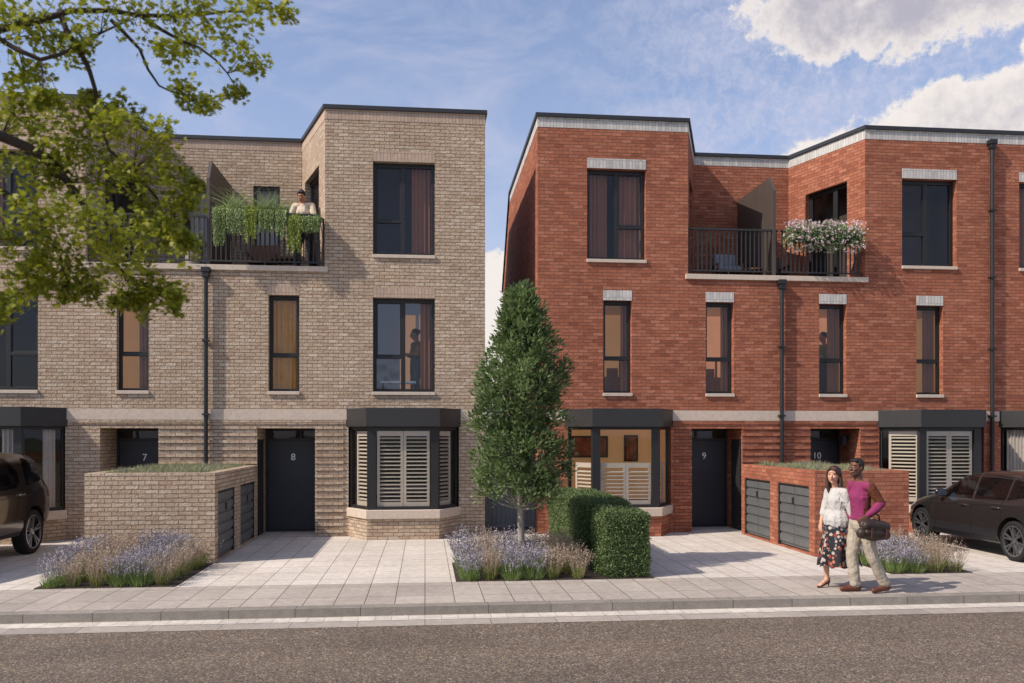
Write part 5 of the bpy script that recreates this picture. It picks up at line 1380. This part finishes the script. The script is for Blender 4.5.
nt.links.new(mix(nt, fm, rgb('#5f3828'), rgb('#83345a')), b.inputs['Base Color']); b.inputs['Roughness'].default_value = .9; b.inputs['Specular IOR Level'].default_value = .15
bump(nt, b, noise(nt, oc, 11, 3, .55, .8), .4, .03); JUMP = m
# floral skirt
m, nt, b = newmat('floral_skirt'); oc = objco(nt)
vo = nt.nodes.new('ShaderNodeTexVoronoi'); vo.inputs['Scale'].default_value = 20; nt.links.new(oc, vo.inputs['Vector']); vc = nt.nodes.new('ShaderNodeSeparateColor'); nt.links.new(vo.outputs['Color'], vc.inputs[0])
fl_ = ramp(nt, vc.outputs[0], [(0, rgb('#a89a92')), (.25, rgb('#8a352b')), (.45, rgb('#a8654f')), (.6, rgb('#4e5a6c')), (.75, rgb('#b0a498')), (.9, rgb('#7c3a34'))]); fl_.color_ramp.interpolation = 'CONSTANT'
msk = math_(nt, 'LESS_THAN', math_(nt, 'ADD', vo.outputs['Distance'], math_(nt, 'MULTIPLY', noise(nt, oc, 70, 2), .35)), .66)
msk = math_(nt, 'MULTIPLY', msk, math_(nt, 'GREATER_THAN', vc.outputs[1], .18))
nt.links.new(mix(nt, msk, rgb('#15161c'), fl_.outputs[0]), b.inputs['Base Color']); b.inputs['Roughness'].default_value = .8; FLOR = m

# man with a shoulder bag
hm = person('man in a magenta jumper and beige chinos walking with a dark shoulder bag', dict(
    head=(.055,.0,1.665), face=(1,.18,-.02), neck=(.02,0,1.5), chest=(0,0,1.28), pelvis=(-.02,0,.95), hem=(-.01,0,1.0),
    sh_l=(-.01,.17,1.425), el_l=(-.14,.24,1.2), wr_l=(.07,.235,1.04), hd_l=(.8,-.1,-.5), hn_l=(0,-1,-.2),
    sh_r=(-.01,-.17,1.425), el_r=(-.06,-.23,1.17), wr_r=(-.02,-.25,.94), hd_r=(.1,-.1,-1), hn_r=(0,1,0),
    hp_l=(-.02,.09,.92), kn_l=(-.10,.1,.5), an_l=(-.31,.1,.115), toe_l=(-.15,.11,.042),
    hp_r=(-.02,-.09,.92), kn_r=(.05,-.1,.5), an_r=(.0,-.1,.09), toe_r=(.16,-.12,.042)),
    dict(skin=SKD, lip=LIPD, smile=True, hair='short', hairmat=M['hair_k'], beard=True, top=JUMP, top_name='jumper', top_e=.012, hem_r=.138, sleeve=.93, low='trousers',
         lowmat=cloth('beige_chinos', '#a59b8b'), shoe='flat', shoemat=M['tan_leather'], curl_l=.75, th_l=1), (5.77, 10.8, 0), math.radians(190))
# woman
hw = person('woman in a loose white blouse and long floral skirt walking beside the man', dict(
    head=(.045,.0,1.545), face=(.86,.55,0), neck=(.0,0,1.39), chest=(0,0,1.19), pelvis=(-.01,0,.93), hem=(.0,0,.93),
    sh_l=(-.01,.15,1.31), el_l=(-.07,.21,1.08), wr_l=(-.1,.3,.87), hd_l=(-.1,.1,-1), hn_l=(0,-1,0),
    sh_r=(-.01,-.15,1.31), el_r=(.03,-.2,1.07), wr_r=(.12,-.17,.88), hd_r=(.2,.1,-1), hn_r=(-1,0,0),
    hp_l=(-.01,.08,.88), kn_l=(.0,.09,.5), an_l=(-.26,.09,.2), toe_l=(-.16,.1,.10),
    hp_r=(-.01,-.08,.88), kn_r=(.12,-.08,.5), an_r=(.10,-.07,.125), toe_r=(.23,-.06,.03)),
    dict(skin=SKL, lip=LIPL, fem=True, hair='long', hairmat=M['hair_b'], top=cloth('white_blouse', '#b9b6b2', folds=1.0), top_name='blouse', top_e=.028, hem_r=.185, sleeve=.35, low='skirt',
         lowmat=FLOR, skirt_z=.30, skirt_c=-.05, shoe='heel', shoemat=M['tan_leather']), (5.64, 11.2, 0), math.radians(194))
# shoulder bag hanging at the man's left hip, with a strap over the other shoulder
def loc2(p, R): return R.matrix_basis @ Vector(p)
bpy.context.view_layer.update()
Bg = thing('shoulder_bag', 'worn dark brown leather satchel hanging at the walking man\'s hip', 'bag', (0,0,0))
BB = Blob(); BB.chain([(-.2,0,.09),(0,0,.08),(.2,0,.09)], [.075,.085,.075], (1,.9,1)); BB.chain([(-.17,0,.2),(0,0,.215),(.17,0,.2)], [.065,.07,.065], (1,.9,1)); o = addmesh(BB.mesh(.009, 3, 'bag_body'), 'bag_body', M['leather'], Bg, fold=.03)
BB = Blob(); BB.chain([(-.18,.045,.19),(0,.055,.2),(.18,.045,.19)], [.055,.06,.055], (1,.8,1.1)); BB.chain([(-.18,.07,.11),(.18,.07,.11)], [.03,.03]); addmesh(BB.mesh(.009, 3, 'flap'), 'flap', M['leather'], Bg, fold=.02)
for x in (-.13, .13):
    mb = MB(); mb.box(x-.012,x+.012,.098,.106,.04,.17); mb.box(x-.018,x+.018,.104,.11,.08,.11); mb.build('buckle_strap', M['tan_leather'], Bg)
mb = MB(); mb.tube([(-.09,0,.27),(-.08,0,.33),(0,0,.355),(.08,0,.33),(.09,0,.27)], .011, 8); mb.build('handle', M['leather'], Bg, smooth=True)
Bg.location = loc2((-.0,.25,.72), hm); Bg.rotation_euler = (0, math.radians(-5), math.radians(198))
inv = Bg.matrix_basis.inverted() if False else (Matrix.Translation(Bg.location) @ Bg.rotation_euler.to_matrix().to_4x4()).inverted()
mb = MB(); T_ = [( -.2,.30,1.0),(-.02,.245,1.02),(.09,.16,1.12),(.155,.03,1.28),(.13,-.07,1.42),(.06,-.115,1.515),(-.04,-.115,1.525),(-.13,-.06,1.44),(-.175,.05,1.28),(-.19,.18,1.12),(-.33,.30,1.0)]
T_ = [inv @ loc2(p, hm) for p in T_]; pv = None
for i, p in enumerate(T_):
    d = (T_[min(i+1, len(T_)-1)]-T_[max(i-1, 0)]).normalized(); c = sum(T_, Vector())/len(T_); n_ = (p-c).normalized(); w_ = d.cross(n_).normalized()*.018
    q = (p-w_, p+w_)
    if pv: mb.face([pv[0], pv[1], q[1], q[0]]); 
    pv = q
st_ = mb.build('strap', M['leather'], Bg); sm = st_.modifiers.new('s', 'SOLIDIFY'); sm.thickness = .006; st_.modifiers.new('u', 'SUBSURF').levels = 1

# man on the balcony looking down
person('man in a cream t-shirt and dark trousers standing on the buff balcony looking down', dict(
    head=(.10,.0,1.60), face=(.85,.1,-.5), neck=(.03,0,1.47), chest=(0,0,1.27), pelvis=(-.02,0,.93), hem=(0,0,.95),
    sh_l=(.01,.19,1.42), el_l=(.06,.27,1.16), wr_l=(.25,.2,1.06), sh_r=(.01,-.19,1.42), el_r=(.06,-.27,1.16), wr_r=(.25,-.2,1.06),
    hp_l=(-.02,.09,.9), kn_l=(.02,.16,.5), an_l=(-.02,.22,.09), toe_l=(.13,.25,.04), hp_r=(-.02,-.09,.9), kn_r=(.0,-.13,.5), an_r=(-.04,-.17,.09), toe_r=(.11,-.2,.04)),
    dict(skin=SKM, lip=LIPD, hair='short', hairmat=M['hair_k'], top=cloth('cream_tshirt', '#cfc0ad'), top_name='t_shirt', top_e=.012, hem_r=.14, sleeve=-.15, low='trousers',
         lowmat=cloth('dark_trousers', '#23242a'), shoe='flat', shoemat=M['leather']), (-2.56, 18.35, 5.53), math.radians(-105), vox=.011)
# two people indoors
def indoor(label, loc, rz, top, low):
    person(label, dict(head=(.03,0,1.53), face=(1,0,-.2), neck=(0,0,1.38), chest=(0,0,1.18), pelvis=(0,0,.9), hem=(0,0,.92),
        sh_l=(0,.165,1.32), el_l=(.03,.21,1.07), wr_l=(.24,.1,1.08), sh_r=(0,-.165,1.32), el_r=(.03,-.21,1.07), wr_r=(.24,-.1,1.08),
        hp_l=(0,.08,.87), kn_l=(.02,.09,.48), an_l=(0,.09,.09), toe_l=(.13,.1,.04), hp_r=(0,-.08,.87), kn_r=(.02,-.09,.48), an_r=(0,-.09,.09), toe_r=(.13,-.1,.04)),
        dict(skin=SKM, lip=LIPL, fem=True, hair='bun', hairmat=M['hair_b'], top=top, top_name='shirt', top_e=.015, hem_r=.13, sleeve=.4, low='trousers', lowmat=low, shoe='flat', shoemat=M['leather']), loc, rz, vox=.012)
indoor('woman in a patterned top standing behind the wide lit window above bay 8', (-.2, 19.0, 2.8), math.radians(200), cloth('patterned_top', '#8a6a48', var=.5), cloth('grey_trousers', '#5b5d62'))
indoor('figure in a green top standing inside the narrow window above door 10', (9.12, 18.7, 2.81), math.radians(190), cloth('green_top', '#5c6a30'), cloth('black_trousers', '#1c1c20'))
